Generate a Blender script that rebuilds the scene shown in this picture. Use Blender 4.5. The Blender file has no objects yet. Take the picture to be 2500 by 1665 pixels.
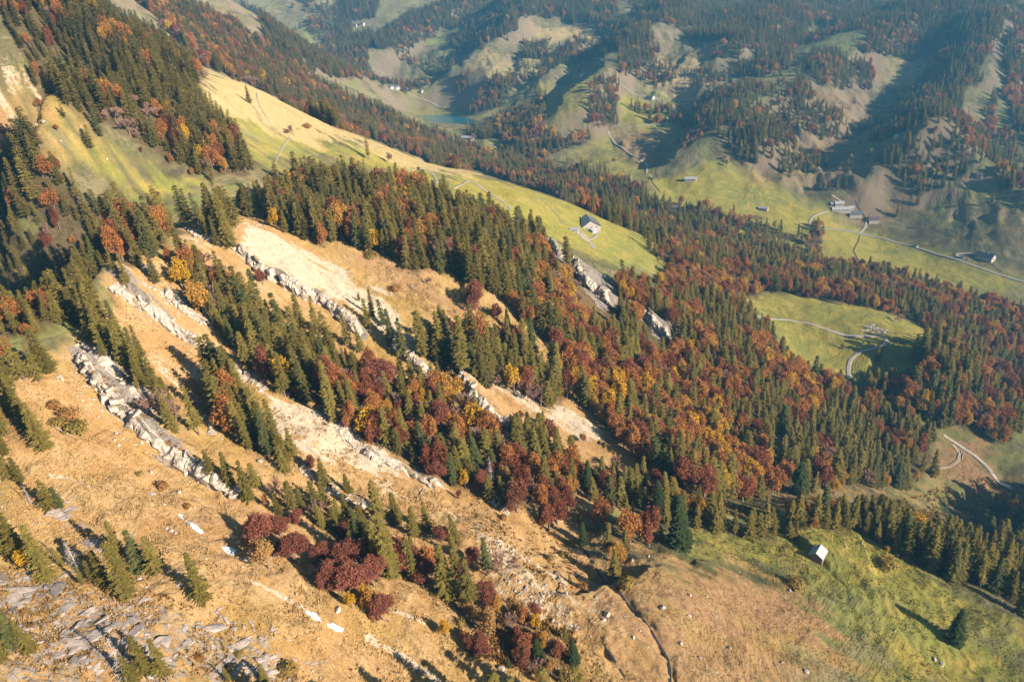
import bpy, math, random, time
import numpy as np
from mathutils import Vector, Matrix

T0 = time.time()
random.seed(7)
RNG = np.random.default_rng(11)
S = bpy.context.scene
COL = S.collection

# ------------------------------------------------------------------ camera
FOC = 1700.0                       # focal length in pixels of a 2500 px wide picture
PITCH = math.radians(25.0)
ROLL = math.radians(6.5)
CAM_H = 450.0
_s, _c = math.sin(PITCH), math.cos(PITCH)
FWD = np.array([0.0, _c, -_s])
RIGHT = math.cos(ROLL) * np.array([1.0, 0, 0]) - math.sin(ROLL) * np.array([0, _s, _c])
UPV = math.cos(ROLL) * np.array([0, _s, _c]) + math.sin(ROLL) * np.array([1.0, 0, 0])
CAMP = np.array([0.0, 0.0, CAM_H])
cam_data = bpy.data.cameras.new('camera')
cam_data.sensor_width = 36.0
cam_data.lens = FOC / 2500.0 * 36.0
cam_data.clip_start = 1.0
cam_data.clip_end = 20000.0
cam = bpy.data.objects.new('camera', cam_data)
COL.objects.link(cam)
M = Matrix.Identity(4)
for i in range(3):
    M[i][0], M[i][1], M[i][2], M[i][3] = RIGHT[i], UPV[i], -FWD[i], CAMP[i]
cam.matrix_world = M
S.camera = cam

# ------------------------------------------------------------------ light
SUN_EL = math.radians(19.5)
SUN_AZ = math.radians(126.0)       # clockwise from the way the camera looks (+Y)
world = bpy.data.worlds.new('World')
S.world = world
world.use_nodes = True
wn = world.node_tree
wn.nodes.clear()
sky = wn.nodes.new('ShaderNodeTexSky')
sky.sky_type = 'NISHITA'
sky.sun_disc = False
sky.sun_elevation = SUN_EL
sky.sun_rotation = SUN_AZ
sky.altitude = 1200.0
sky.air_density = 1.0
sky.dust_density = 1.0
sky.ozone_density = 1.0
bg = wn.nodes.new('ShaderNodeBackground')
bg.inputs['Strength'].default_value = 0.05
wo = wn.nodes.new('ShaderNodeOutputWorld')
wn.links.new(sky.outputs[0], bg.inputs[0])
wn.links.new(bg.outputs[0], wo.inputs[0])
sl = bpy.data.lights.new('sun', 'SUN')
sl.energy = 5.0
sl.angle = math.radians(0.53)
sl.color = (1.0, 0.86, 0.70)
sun = bpy.data.objects.new('sun', sl)
COL.objects.link(sun)
SUND = Vector((math.sin(SUN_AZ) * math.cos(SUN_EL), math.cos(SUN_AZ) * math.cos(SUN_EL), math.sin(SUN_EL)))
sun.rotation_euler = SUND.to_track_quat('Z', 'Y').to_euler()
sun.location = (300, -200, 700)
S.view_settings.view_transform = 'Standard'
S.view_settings.look = 'None'
S.view_settings.exposure = 1.5
S.view_settings.gamma = 1.0
S.view_settings.use_curve_mapping = False
S.cycles.max_bounces = 4
S.cycles.diffuse_bounces = 1
S.cycles.glossy_bounces = 1
S.cycles.transmission_bounces = 2
S.cycles.transparent_max_bounces = 4
S.cycles.volume_bounces = 0

# ------------------------------------------------------------------ helpers: rays, noise
def rays(px, py):
    px = np.asarray(px, float); py = np.asarray(py, float)
    return FWD + ((px - 1250) / FOC)[..., None] * RIGHT - ((py - 832.5) / FOC)[..., None] * UPV

def hash2(ix, iy, seed):
    h = (ix.astype(np.int64) * 374761393 + iy.astype(np.int64) * 668265263 + seed * 974711) & 0x7fffffff
    h = ((h ^ (h >> 13)) * 1274126177) & 0x7fffffff
    return ((h ^ (h >> 16)) & 0xffff) / 32767.5 - 1.0

def vnoise(x, y, seed=0):
    ix = np.floor(x); iy = np.floor(y)
    fx = x - ix; fy = y - iy
    fx = fx * fx * fx * (fx * (fx * 6 - 15) + 10); fy = fy * fy * fy * (fy * (fy * 6 - 15) + 10)
    a = hash2(ix, iy, seed); b = hash2(ix + 1, iy, seed)
    c = hash2(ix, iy + 1, seed); d = hash2(ix + 1, iy + 1, seed)
    return (a * (1 - fx) + b * fx) * (1 - fy) + (c * (1 - fx) + d * fx) * fy

def fbm(x, y, octv=4, seed=0, gain=0.5):
    s = 0; a = 1.0
    for o in range(octv):
        s = s + a * vnoise(x, y, seed + o * 17)
        x, y = x * 1.9 + y * 0.43 + 5.1, y * 1.9 - x * 0.43 + 9.7
        a *= gain
    return s

def sstep(e0, e1, x):
    t = np.clip((x - e0) / (e1 - e0), 0, 1)
    return t * t * (3 - 2 * t)
# ------------------------------------------------------------------ terrain: heights
# Survey points of the slopes: picture column, row and distance in metres along the view axis.
SURVEY = '''
0 1665 140|300 1665 150|600 1665 165|900 1665 180|1250 1665 195|1600 1665 207|2000 1665 230|2500 1665 258
0 1400 170|450 1400 185|850 1480 195|1250 1400 235|1600 1400 252|2000 1400 285|2350 1500 285
0 1150 205|300 1150 225|600 1250 225|900 1250 255|1250 1200 285|1500 1280 290
100 930 245|400 950 280|700 1050 280|1000 1100 290
270 720 315|500 800 325|800 900 335|1100 950 345|1300 1050 340|1500 1150 335
600 560 400|800 680 390|1000 800 370|1150 650 430|1300 850 400
1400 1000 370|1600 1100 355
470 170 640|620 330 570|850 350 630|1000 430 610|1180 490 590|1430 575 630|1620 625 690
613 212 690|776 294 700|902 342 700|1047 400 700|1140 418 710|1227 441 710|1371 489 710|1460 528 725|1552 568 740|1660 625 750
0 120 520|300 200 520|100 300 450|350 430 450|0 420 420
60 640 495|190 600 535|225 530 525|120 790 400|150 700 490|60 540 510|310 600 362|305 660 340|300 560 385
1600 900 470|1800 950 480|2000 1100 470|1750 1200 380|2000 1235 390|2020 1290 320|2250 1400 300|2450 1500 285
1850 740 680|2130 800 640|2060 900 600|2250 900 588|2330 895 590
2450 1000 600|2350 1160 520|2450 1300 470
1900 600 960|2100 560 1030|2400 640 930|1700 450 1100|1550 370 1300|1200 340 1500|1080 290 1650|1700 380 1200|2050 520 1050
1300 480 1050|1100 415 1150|900 330 1200|1450 525 980|1600 580 900|750 250 1150|550 130 1150|350 20 1100|1800 640 850|2150 700 830|2450 760 830
850 160 2050|1000 220 1850|600 60 2300|870 60 2350|1300 60 2050|1300 150 1850|1500 250 1500|1700 150 1650
1800 0 2200|2000 100 1750|2000 300 1400|2200 200 1550|2300 350 1300|2480 450 1100|2480 100 1600|2200 0 2200|1250 0 2400
430 -60 1500|600 -80 2700|-50 -100 900|200 -60 1000|900 -80 2700|2560 300 1350|2560 800 800|2560 1200 500
'''
# Ground the picture cannot see: behind crests, below the frame and out to the horizon (x, y, z).
BEYOND = [(-120, 800, 322), (-60, 800, 296), (0, 800, 272), (60, 800, 246), (130, 790, 215), (205, 780, 180),
          (-200, 820, 355), (-300, 820, 405), (0, 0, 300), (-60, 60, 318), (80, 30, 258), (-150, 0, 345), (-250, 100, 400),
          (200, 0, 190), (400, 0, 100), (700, 0, 40), (400, 300, 138), (480, 345, 122), (620, 300, 60), (800, 500, 40), (-600, 0, 520),  # includes a rise right of the frame, added to shade the lower-right corner
          (-700, 600, 600), (-1200, 1000, 620), (-1600, 2000, 640), (-1000, 2900, 600), (0, 3300, 560), (1000, 3300, 560),
          (2200, 3000, 560), (2500, 2000, 520), (2200, 1200, 330), (1500, 600, 90), (1500, -200, 30), (0, -800, 300), (-700, -700, 450),
          (700, -800, 60), (4200, 0, 250), (3000, 3200, 520), (0, 4400, 560), (-3000, 3200, 600), (-4200, 0, 600), (-3000, -3000, 450),
          (0, -4300, 250), (3000, -3000, 150)]
pts = []
for tok in SURVEY.replace('\n', '|').split('|'):
    if tok.strip():
        a, b, t = map(float, tok.split())
        pts.append(tuple(CAMP + t * rays(a, b)))
pts += BEYOND
pts = np.array(pts, float)
SC = 400.0
def tps(d2):
    return 0.5 * d2 * np.log(d2 + 1e-9)
_xy = pts[:, :2] / SC
n = len(pts)
K = tps(((_xy[:, None] - _xy[None]) ** 2).sum(-1)) + np.eye(n) * 1e-4
Pm = np.hstack([np.ones((n, 1)), _xy])
A = np.block([[K, Pm], [Pm.T, np.zeros((3, 3))]])
W = np.linalg.solve(A, np.concatenate([pts[:, 2], np.zeros(3)]))
def rbf(x, y):
    x = np.asarray(x, float).ravel() / SC; y = np.asarray(y, float).ravel() / SC
    out = np.empty(len(x))
    for i in range(0, len(x), 40000):
        j = slice(i, i + 40000)
        d2 = (x[j, None] - _xy[None, :, 0]) ** 2 + (y[j, None] - _xy[None, :, 1]) ** 2
        out[j] = tps(d2) @ W[:n] + W[n] + W[n + 1] * x[j] + W[n + 2] * y[j]
    return out

# The ground sheet is a polar grid round the viewpoint: fine where the picture looks, coarse elsewhere.
NA = 1000
az_f = np.radians(np.linspace(-52, 52, NA + 1))
az_c = np.radians(np.linspace(52, 308, 87)[1:-1])
AZ = np.concatenate([az_f, az_c])            # closed ring: last joins first
RR = [6.0]
while RR[-1] < 4400:
    r = RR[-1]
    k = 0.12 if r < 70 else 0.012 if r < 100 else 0.0036 if r < 480 else 0.0052 if r < 800 else 0.0075 if r < 2600 else 0.03
    RR.append(r * (1 + k))
RR = np.array(RR)
NR = len(RR)
LR = np.log(RR)
GX = np.sin(AZ)[:, None] * RR[None]
GY = np.cos(AZ)[:, None] * RR[None]
print('grid', len(AZ), NR, len(AZ) * NR)

FN = slice(0, NA + 1)
GZ = rbf(GX, GY).reshape(GX.shape)

def cast(px, py, Z=None):
    """First hit of the sight line through a pixel of the 2500 px picture with the ground: world x, y, z."""
    Z = GZ if Z is None else Z
    d = rays(px, py)
    h = math.hypot(d[0], d[1])
    az = math.atan2(d[0], d[1]); sl_ = d[2] / h
    k = min(max((az - AZ[0]) / (AZ[NA] - AZ[0]) * NA, 0), NA - 1e-6)
    i = int(k); f = k - i
    c = CAM_H + sl_ * RR - (Z[i] * (1 - f) + Z[i + 1] * f)
    c[:12] = 1.0
    neg = np.nonzero(c < 0)[0]
    j = int(neg[0]) if len(neg) else NR - 30
    w = c[j - 1] / (c[j - 1] - c[j]) if len(neg) else 0.0
    r = RR[j - 1] + (RR[j] - RR[j - 1]) * w
    return np.array([math.sin(az) * r, math.cos(az) * r, CAM_H + sl_ * r])

def ground(x, y):
    """Height of the finished ground sheet at world x, y (arrays)."""
    x = np.asarray(x, float); y = np.asarray(y, float)
    az = np.mod(np.arctan2(x, y) - AZ[0], 2 * math.pi)
    A_ = np.append(AZ - AZ[0], 2 * math.pi)
    k = np.clip(np.searchsorted(A_, az, side='right') - 1, 0, len(AZ) - 1)
    fa = (az - A_[k]) / (A_[k + 1] - A_[k])
    r = np.clip(np.hypot(x, y), RR[0], RR[-1] - 1)
    j = np.clip(np.searchsorted(RR, r, side='right') - 1, 0, NR - 2)
    fr = (r - RR[j]) / (RR[j + 1] - RR[j])
    k2 = (k + 1) % len(AZ)
    return (GZ[k, j] * (1 - fa) + GZ[k2, j] * fa) * (1 - fr) + (GZ[k, j + 1] * (1 - fa) + GZ[k2, j + 1] * fa) * fr

def parse(txt):
    v = list(map(float, txt.split()))
    return [(v[i], v[i + 1]) for i in range(0, len(v), 2)]

def world_line(txt, Z=None):
    return np.array([cast(a, b, Z)[:2] for a, b in parse(txt)])

def line_dist(L, x, y):
    """Signed distance to an open polyline and side (+1 = right of its run) and the run along it, 0..1."""
    best = np.full(x.shape, 1e9); sgn = np.ones(x.shape); tt = np.zeros(x.shape)
    seg = np.hypot(*(L[1:] - L[:-1]).T); tot = seg.sum(); run = 0
    for i in range(len(L) - 1):
        ax, ay = L[i]; dx, dy = L[i + 1] - L[i]
        l2 = dx * dx + dy * dy + 1e-9
        t = np.clip(((x - ax) * dx + (y - ay) * dy) / l2, 0, 1)
        ex = x - ax - t * dx; ey = y - ay - t * dy
        d = np.hypot(ex, ey)
        m = d < best
        best = np.where(m, d, best)
        sgn = np.where(m, (dy * ex - dx * ey) / (math.sqrt(l2) * (d + 1e-9)), sgn)
        tt = np.where(m, (run + t * seg[i]) / tot, tt)
        run += seg[i]
    return best, sgn, tt

def poly_dist(P, x, y):
    """Distance to a closed outline in plan, positive inside."""
    Q = np.vstack([P, P[:1]])
    d, _, _ = line_dist(Q, x, y)
    inside = np.zeros(x.shape, bool)
    for i in range(len(P)):
        x1, y1 = Q[i]; x2, y2 = Q[i + 1]
        c = (y1 > y) != (y2 > y)
        with np.errstate(divide='ignore', invalid='ignore'):
            xi = (x2 - x1) * (y - y1) / (y2 - y1 + 1e-12) + x1
        inside ^= c & (x < xi)
    return np.where(inside, np.abs(d), -np.abs(d))

def near(P, m):
    """Grid points within m metres of the bounding box of P."""
    lo = P.min(0) - m; hi = P.max(0) + m
    return (GX > lo[0]) & (GX < hi[0]) & (GY > lo[1]) & (GY < hi[1])

# large relief: fine broken country in the far hills, gentler near
rad = np.hypot(GX, GY)
far = sstep(700, 1500, rad)
BASE = GZ.copy()
GZ = GZ + far * (16 * fbm(GX / 260, GY / 260, 3, 3) + 7 * fbm(GX / 90, GY / 90, 3, 9) + 6.0 * (0.45 - np.abs(fbm(GX / 55, GY / 80, 4, 13))) * sstep(-0.5, 0.5, vnoise(GX / 210, GY / 210, 14)) * sstep(1200, 1500, rad)) * (1 - 0.5 * sstep(3000, 4000, rad))

# spurs, hollows and rock steps: height, width left of the run, width right of it, then the line in picture points
FORMS = [
    # far spurs that run down towards the viewer
    (57, 64, 120, '1300 20 1274 61 1245 105 1180 170 1125 238'),
    (51, 55, 110, '1650 60 1606 119 1520 180 1450 280 1425 336'),
    (30, 38, 80, '1290 190 1240 220 1190 253 1140 281'),
    (60, 68, 130, '2300 60 2134 150 1993 235 1885 307 1794 361'),
    (57, 60, 110, '2440 60 2372 180 2318 307 2245 451'),
    (36, 34, 70, '2330 460 2420 510 2520 580'),
    (45, 51, 110, '1960 40 1880 110 1790 180'),
    (45, 51, 90, '1120 30 1030 90 930 160'),
    (-24, 26, 30, '1650 230 1700 300 1590 400'),
    (27, 30, 60, '1420 120 1370 180 1330 230'),
    (24, 26, 50, '2080 300 2000 350 1880 400'),
    (33, 34, 70, '2480 130 2460 260 2490 370'),
    (21, 20, 50, '2230 470 2160 490 2110 510'),
    (-24, 40, 44, '-60 610 60 600 170 590 225 560'),
    (-9, 30, 34, '2110 900 2170 925 2220 945'),
    (9, 18, 14, '285 560 300 610 298 660 285 700 240 760'),
    # ravine on the right and the gully on the left
    (-10, 30, 30, '2350 1190 2450 1260 2520 1330'),
    (-30, 34, 40, '-40 690 60 700 130 690 215 610'),
    # near slope: rock steps, steep side to the right of the run (towards the viewer)
    (4.5, 12, 1.6, '277 706 330 738 400 790 470 836 545 888 600 925 645 955'),
    (4.0, 10, 1.6, '330 668 400 722 480 782 522 806'),
    (3.6, 10, 1.6, '700 962 760 1002 850 1067 900 1112 985 1143 1035 1172 1085 1197'),
    (6.5, 12, 1.8, '185 868 225 925 300 1000 355 1062 408 1102 470 1140 540 1185 605 1218'),
    (4.5, 8, 1.6, '215 850 265 905 330 955 372 1005'),
    (3.5, 8, 1.5, '729 1137 790 1180 850 1215 905 1242'),
    (6.5, 12, 1.8, '575 606 640 662 720 708 790 742 850 790 885 822'),
    (6.0, 10, 1.8, '960 832 1010 884 1048 918'),
    (7.0, 10, 2.0, '1126 925 1160 985 1230 1040'),
    (7.0, 10, 2.0, '1325 578 1350 600 1371 630'),
    (9.0, 14, 2.2, '1396 632 1425 690 1494 748'),
    (8.0, 12, 2.2, '1570 765 1600 800 1631 826'),
    (-1.6, 5, 5, '330 1170 440 1270 560 1350 800 1520 900 1600'),
    (-1.3, 1.5, 1.5, '1410 1325 1515 1450 1590 1540 1630 1610 1636 1680'),
    (-1.0, 1.3, 1.3, '1472 1570 1500 1610 1526 1653'),
    (2.2, 14, 10, '150 1050 300 1180 450 1330 640 1480 800 1620'),
    (4.0, 22, 16, '1960 1340 2040 1330 2120 1350'),
    (-7, 16, 16, '1330 1240 1400 1330 1500 1420'),
    (5, 30, 14, '1120 700 1250 800 1370 900'),
    (5, 26, 14, '560 900 700 1000 850 1090'),
]
for hgt, wl, wr, txt in FORMS:
    L = world_line(txt, BASE)
    m = near(L, 2.6 * max(wl, wr))
    if not m.any():
        continue
    x, y = GX[m], GY[m]
    wob = 0 if abs(hgt) > 12 else 1.0
    x2 = x + wob * 1.6 * vnoise(x / 5, y / 5, 41); y2 = y + wob * 1.6 * vnoise(x / 5, y / 5, 42)
    d, side, t = line_dist(L, x2, y2)
    w = wl + (wr - wl) * (0.5 + 0.5 * side)
    if wr < 3 and hgt > 0:      # a cliff: full height on the upper side, straight drop on the lower
        prof = np.where(side < 0, np.exp(-(d / wl) ** 2), 1 - sstep(0, wr, d))
        prof = prof * (0.55 + 0.45 * sstep(-0.5, 0.4, vnoise(x / 9, y / 9, 77)))
    else:
        prof = np.exp(-(d / w) ** 2)
    end = sstep(0, 0.08, t) * (1 - sstep(0.92, 1, t)) if abs(hgt) < 12 else 1.0
    GZ[m] += hgt * prof * end

# broken, eroded ground
ROUGH = [
    (7, 34, '1870 250 1990 220 2110 230 2150 330 2120 420 1960 460 1850 450 1800 400 1860 320'),
    (5, 28, '1680 110 1770 130 1810 200 1790 260 1700 260 1650 200'),
    (4, 30, '1100 120 1000 150 900 190 900 210 980 200 1100 175 1190 130'),
    (4, 26, '1600 60 1700 100 1700 240 1620 300 1560 200'),
    (5, 30, '2290 460 2500 500 2520 640 2400 600 2320 520'),
    (6, 30, '2040 400 2300 370 2500 400 2500 470 2250 490 2050 480'),
    (3, 26, '1480 330 1640 310 1660 380 1560 400 1500 360'),
    (4, 26, '1160 150 1260 130 1350 160 1330 200 1180 200'),
]
for amp, wl, txt in ROUGH:
    P = world_line(txt)
    m = near(P, 60)
    x, y = GX[m], GY[m]
    k = sstep(-35, 25, poly_dist(P, x, y))
    n1 = fbm((x * 0.8 + y * 0.25) / wl, (y * 0.5 - x * 0.1) / wl, 4, 55)
    GZ[m] += k * amp * (1.0 - 2.2 * np.abs(n1))

# small relief everywhere in the near field
nearw = 1 - sstep(420, 900, rad)
GZ += nearw * (1.4 * fbm(GX / 22, GY / 22, 3, 21) + 0.30 * fbm(GX / 3.1, GY / 3.1, 3, 25))
GZ += (1 - nearw) * 1.0 * fbm(GX / 18, GY / 18, 3, 29)
RU, RV = GX * 0.875 - GY * 0.484, GX * 0.484 + GY * 0.875      # along / across the rock strips
GZ += nearw * (0.9 * fbm(RU / 34, RV / 7.5, 4, 27, 0.6) - 0.5 * np.abs(fbm(RU / 16, RV / 3.2, 3, 28)))
# cattle terraces on the open meadows: low treads that follow the contour
GZ += nearw * 0.26 * np.sin(GZ * 2.6 + 2.0 * vnoise(GX / 9, GY / 9, 31)) * sstep(-0.2, 0.5, vnoise(GX / 40, GY / 40, 33))

# the lake: a flat bed with a low bank
_p = cast(1105, 297, BASE)
LAKE_Z = float(_p[2]) - 2.0
def to_plane(px, py, z):
    d = rays(px, py); t = (z - CAM_H) / d[2]
    return (CAMP + d * t)[:2]
LAKE = np.array([to_plane(a, c_, LAKE_Z) for a, c_ in parse('1030 284 1060 281 1097 280 1130 285 1166 297 1190 309 1166 312 1119 303 1080 301 1047 296')])
m = near(LAKE, 160)
dl = poly_dist(LAKE, GX[m], GY[m])
zz = GZ[m]
kk = sstep(-130, -6, dl)
zz = zz * (1 - kk) + (LAKE_Z + 0.8 + 0.04 * np.maximum(-dl, 0)) * kk
zz = np.where(dl > -3, LAKE_Z + 0.9 - 3.5 * sstep(-3, 8, dl), zz)
GZ[m] = zz
# ------------------------------------------------------------------ terrain: what grows or lies on it
STRK = fbm(RU / 30, RV / 5, 4, 67, 0.6) * (rad < 900)
CH = ['dry', 'bare', 'rock', 'lush', 'brown', 'straw', 'litter', 'pale']
MASK = {c: np.zeros(GX.shape, np.float32) for c in CH}
EDGE = fbm(GX / 7, GY / 7, 4, 61)
EDGEF = fbm(GX / 45, GY / 45, 3, 63)
def paint(ch, val, soft, rag, txt, mode='max'):
    P = world_line(txt)
    ex = soft + rag * 2
    m = near(P, ex)
    d = poly_dist(P, GX[m], GY[m]) + rag * (EDGE[m] + EDGEF[m] + 1.6 * STRK[m])
    k = (val * sstep(-soft, soft, d)).astype(np.float32)
    if mode == 'max':
        MASK[ch][m] = np.maximum(MASK[ch][m], k)
    else:
        MASK[ch][m] *= 1 - k
def streak(ch, val, wid, txt):
    L = world_line(txt)
    m = near(L, wid * 3)
    d, _, _ = line_dist(L, GX[m] + 0.8 * EDGE[m], GY[m] + 0.8 * EDGEF[m])
    k = (val * (1 - sstep(wid * 0.4, wid, np.abs(d)))).astype(np.float32)
    MASK[ch][m] = np.maximum(MASK[ch][m], k)

paint('dry', 1.0, 6, 3, '-60 940 130 875 200 840 260 720 330 640 430 560 560 530 640 480 760 470 900 500 1000 520 1150 560 1300 620 1420 700 1500 800 1500 900 1560 1060 1640 1190 1580 1230 1480 1260 1440 1300 1470 1420 1580 1540 1680 1700 -60 1700')
paint('dry', 0.9, 10, 5, '-50 150 50 190 130 260 190 320 100 350 -50 310')
paint('dry', 0.6, 10, 6, '2290 1060 2400 1090 2500 1200 2520 1330 2350 1250 2280 1140')
paint('brown', 0.9, 10, 6, '2290 1080 2380 1090 2440 1180 2400 1220 2280 1150')
paint('dry', 0.55, 10, 6, '1600 1150 1750 1220 1900 1240 2000 1220 2150 1220 2300 1200 2420 1180 2400 1110 2280 1090 2280 1150 2150 1190 1900 1200 1700 1190')
paint('dry', 0.85, 10, 6, '1440 1300 1520 1290 1640 1370 1760 1385 1900 1405 1980 1460 2070 1560 2060 1700 1500 1700 1450 1500')
paint('brown', 0.9, 10, 6, '1625 1420 1700 1385 1800 1390 1900 1415 1990 1480 2070 1560 2020 1590 1900 1560 1750 1560 1640 1530')
paint('brown', 0.55, 10, 8, '1500 1500 1650 1540 1900 1560 2060 1600 2050 1700 1550 1700')
paint('lush', 0.9, 10, 6, '1640 1290 1830 1305 1950 1300 2050 1280 2200 1340 2350 1440 2520 1570 2520 1700 2050 1700 2130 1600 2060 1480 1960 1400 1800 1385 1680 1360')
paint('lush', 1.0, 8, 4, '60 290 190 330 240 370 330 430 500 440 440 475 350 480 280 440 200 380 100 330')
paint('lush', 0.8, 8, 4, '1100 418 1227 443 1371 490 1443 522 1552 568 1660 625 1760 690 1790 745 1700 700 1600 660 1500 650 1400 610 1250 560 1150 520 1060 480')
paint('lush', 0.75, 14, 8, '470 205 560 262 640 300 760 345 860 350 1000 395 1150 460 1350 520 1460 575 1660 650 1500 640 1400 590 1300 550 1100 480 950 420 800 380 680 420 620 410 560 330')
paint('straw', 0.95, 14, 8, '460 150 600 205 760 275 880 325 860 345 760 352 640 310 560 270 500 250')
paint('straw', 0.8, 8, 6, '860 330 1000 375 1100 405 1180 440 1170 455 1080 425 1000 410 900 370')
paint('lush', 0.55, 6, 4, '560 885 640 925 715 985 660 1005 600 960')
paint('lush', 0.45, 6, 5, '540 1300 640 1370 740 1430 690 1440 600 1400')
paint('lush', 0.4, 6, 5, '1040 1220 1200 1290 1300 1330 1240 1340 1100 1290')
paint('lush', 0.4, 6, 4, '120 900 260 980 300 1040 240 1030 130 960')
paint('straw', 0.6, 6, 5, '620 1000 900 1160 1100 1260 1060 1290 800 1180')
paint('straw', 0.5, 8, 4, '60 1050 250 1150 420 1280 560 1380 740 1480 700 1500 500 1420 300 1290 80 1160')
paint('lush', 0.85, 14, 6, '1790 730 1880 715 2000 735 2100 735 2250 795 2300 850 2210 930 2100 960 2030 920 1900 830')
paint('lush', 1.0, 20, 10, '1560 435 1750 400 1900 445 2030 530 2150 575 2300 610 2480 700 2350 730 2200 700 2100 680 1950 650 1800 570 1600 510')
paint('lush', 0.6, 20, 10, '1400 380 1490 325 1590 440 1500 440')
paint('lush', 0.9, 20, 10, '1500 200 1640 270 1720 330 1620 330 1500 280')
paint('lush', 0.9, 20, 10, '1180 320 1300 360 1250 400 1150 350')
paint('lush', 0.5, 25, 12, '1000 205 1120 215 1150 275 1000 272 930 230')
paint('lush', 0.6, 25, 12, '1290 190 1450 180 1430 320 1340 330 1250 270')
paint('straw', 0.85, 30, 20, '1290 55 1430 60 1450 110 1330 100 1250 90')
paint('straw', 0.8, 30, 20, '1600 120 1720 150 1720 280 1640 250 1570 180')
paint('straw', 0.6, 30, 20, '1170 130 1340 140 1350 180 1180 190')
paint('straw', 0.7, 30, 20, '2070 150 2230 150 2230 210 2130 210')
paint('straw', 0.7, 30, 20, '2300 470 2520 530 2520 640 2380 560')
paint('brown', 0.6, 25, 12, '1500 330 1640 310 1660 380 1560 410 1510 370')
paint('brown', 0.5, 25, 12, '1870 250 1990 220 2110 230 2150 330 2120 420 1960 460 1850 450 1800 400')
paint('brown', 0.6, 25, 12, '2070 480 2230 470 2260 510 2100 520')
paint('brown', 0.7, 5, 5, '300 1180 480 1300 640 1420 560 1430 380 1320 260 1230')
paint('brown', 0.7, 5, 5, '880 620 1060 700 1180 800 1120 800 960 700')
# pale bare ground
paint('bare', 1.0, 5.5, 3.2, '598 545 650 560 700 590 800 640 900 700 980 765 1025 845 1046 900 1000 884 960 832 900 795 850 748 780 710 700 668 640 645 580 600')
paint('bare', 0.9, 6.6, 4.0, '375 885 470 893 563 878 640 930 600 935 541 925 545 952 500 954 451 922')
paint('bare', 1.0, 5.5, 4.0, '668 1015 722 1003 850 1058 942 1128 955 1168 890 1163 800 1132 730 1092')
paint('bare', 0.75, 8.8, 5.6, '1150 1300 1245 1325 1317 1405 1389 1480 1415 1530 1335 1512 1263 1450 1215 1400')
paint('bare', 0.9, 6.6, 3.2, '1133 872 1173 905 1227 940 1299 975 1322 1012 1263 1000 1191 948 1137 915')
paint('bare', 1.0, 6.6, 3.2, '1350 985 1407 1008 1476 1060 1462 1102 1393 1060 1350 1032')
paint('bare', 0.9, 6.6, 3.2, '1550 1120 1599 1138 1600 1195 1556 1197')
paint('bare', 0.9, 13.2, 4.8, '-40 110 28 145 62 200 40 255 -40 270')
paint('bare', 0.7, 8.8, 3.2, '430 545 500 560 560 610 540 640 470 600')
paint('bare', 0.6, 8.8, 4.8, '860 1130 960 1170 1050 1210 1200 1300 1180 1330 1040 1240 900 1180')
paint('bare', 0.5, 8.8, 4.8, '330 690 400 720 460 760 440 770 370 735')
streak('bare', 1.0, 1.5, '906 1556 989 1603 1047 1639 1085 1672')
streak('bare', 0.9, 1.0, '970 1490 1040 1520')
streak('bare', 0.8, 1.2, '613 1420 680 1450 740 1484')
streak('bare', 0.8, 1.3, '130 1160 180 1170 215 1185')
streak('bare', 0.6, 1.5, '400 690 450 730')
streak('pale', 0.6, 2.0, '620 260 640 300 700 340')
# rock
paint('rock', 0.60, 4, 3, '-60 1375 100 1400 230 1420 360 1450 480 1500 620 1580 760 1700 -60 1700')
paint('rock', 0.45, 3, 2, '90 1190 170 1220 230 1290 260 1340 200 1330 120 1260')
paint('rock', 0.3, 3, 2, '480 1440 600 1500 760 1600 830 1700 620 1700 540 1560')
paint('rock', 0.9, 2, 2, '185 845 225 850 300 905 385 1000 440 1100 470 1140 408 1106 340 1050 280 990 220 930 185 890')
paint('rock', 1.0, 2.5, 1.5, '1396 632 1440 640 1500 690 1515 740 1470 760 1420 700')
paint('rock', 1.0, 2.5, 1.5, '1560 760 1600 752 1640 800 1640 835 1590 820')
paint('rock', 1.0, 2.5, 1.5, '1320 572 1345 580 1378 625 1365 640')
STEPS = [f for f in FORMS if f[2] < 3 and f[0] > 0]
slope_az = None
FX = np.gradient(GZ, axis=1) / np.gradient(rad, axis=1)
FY = np.gradient(GZ, axis=0) / (rad * np.abs(np.gradient(np.unwrap(AZ)))[:, None] + 1e-6)
STEEP = np.hypot(FX, FY)
cliff = np.zeros(GX.shape, np.float32)
for f in STEPS:
    L = world_line(f[3], BASE); m = near(L, 8)
    d, _, _ = line_dist(L, GX[m], GY[m])
    cliff[m] = np.maximum(cliff[m], 1 - sstep(3, 7, np.abs(d)))
MASK['rock'] = np.maximum(MASK['rock'], (cliff * sstep(0.8, 1.4, STEEP)).astype(np.float32))
MASK['pale'] = np.maximum(MASK['pale'], (0.9 * sstep(0.55, 1.0, STEEP) * (rad >= 900)).astype(np.float32))
print('masks', round(time.time() - T0, 1))
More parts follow.
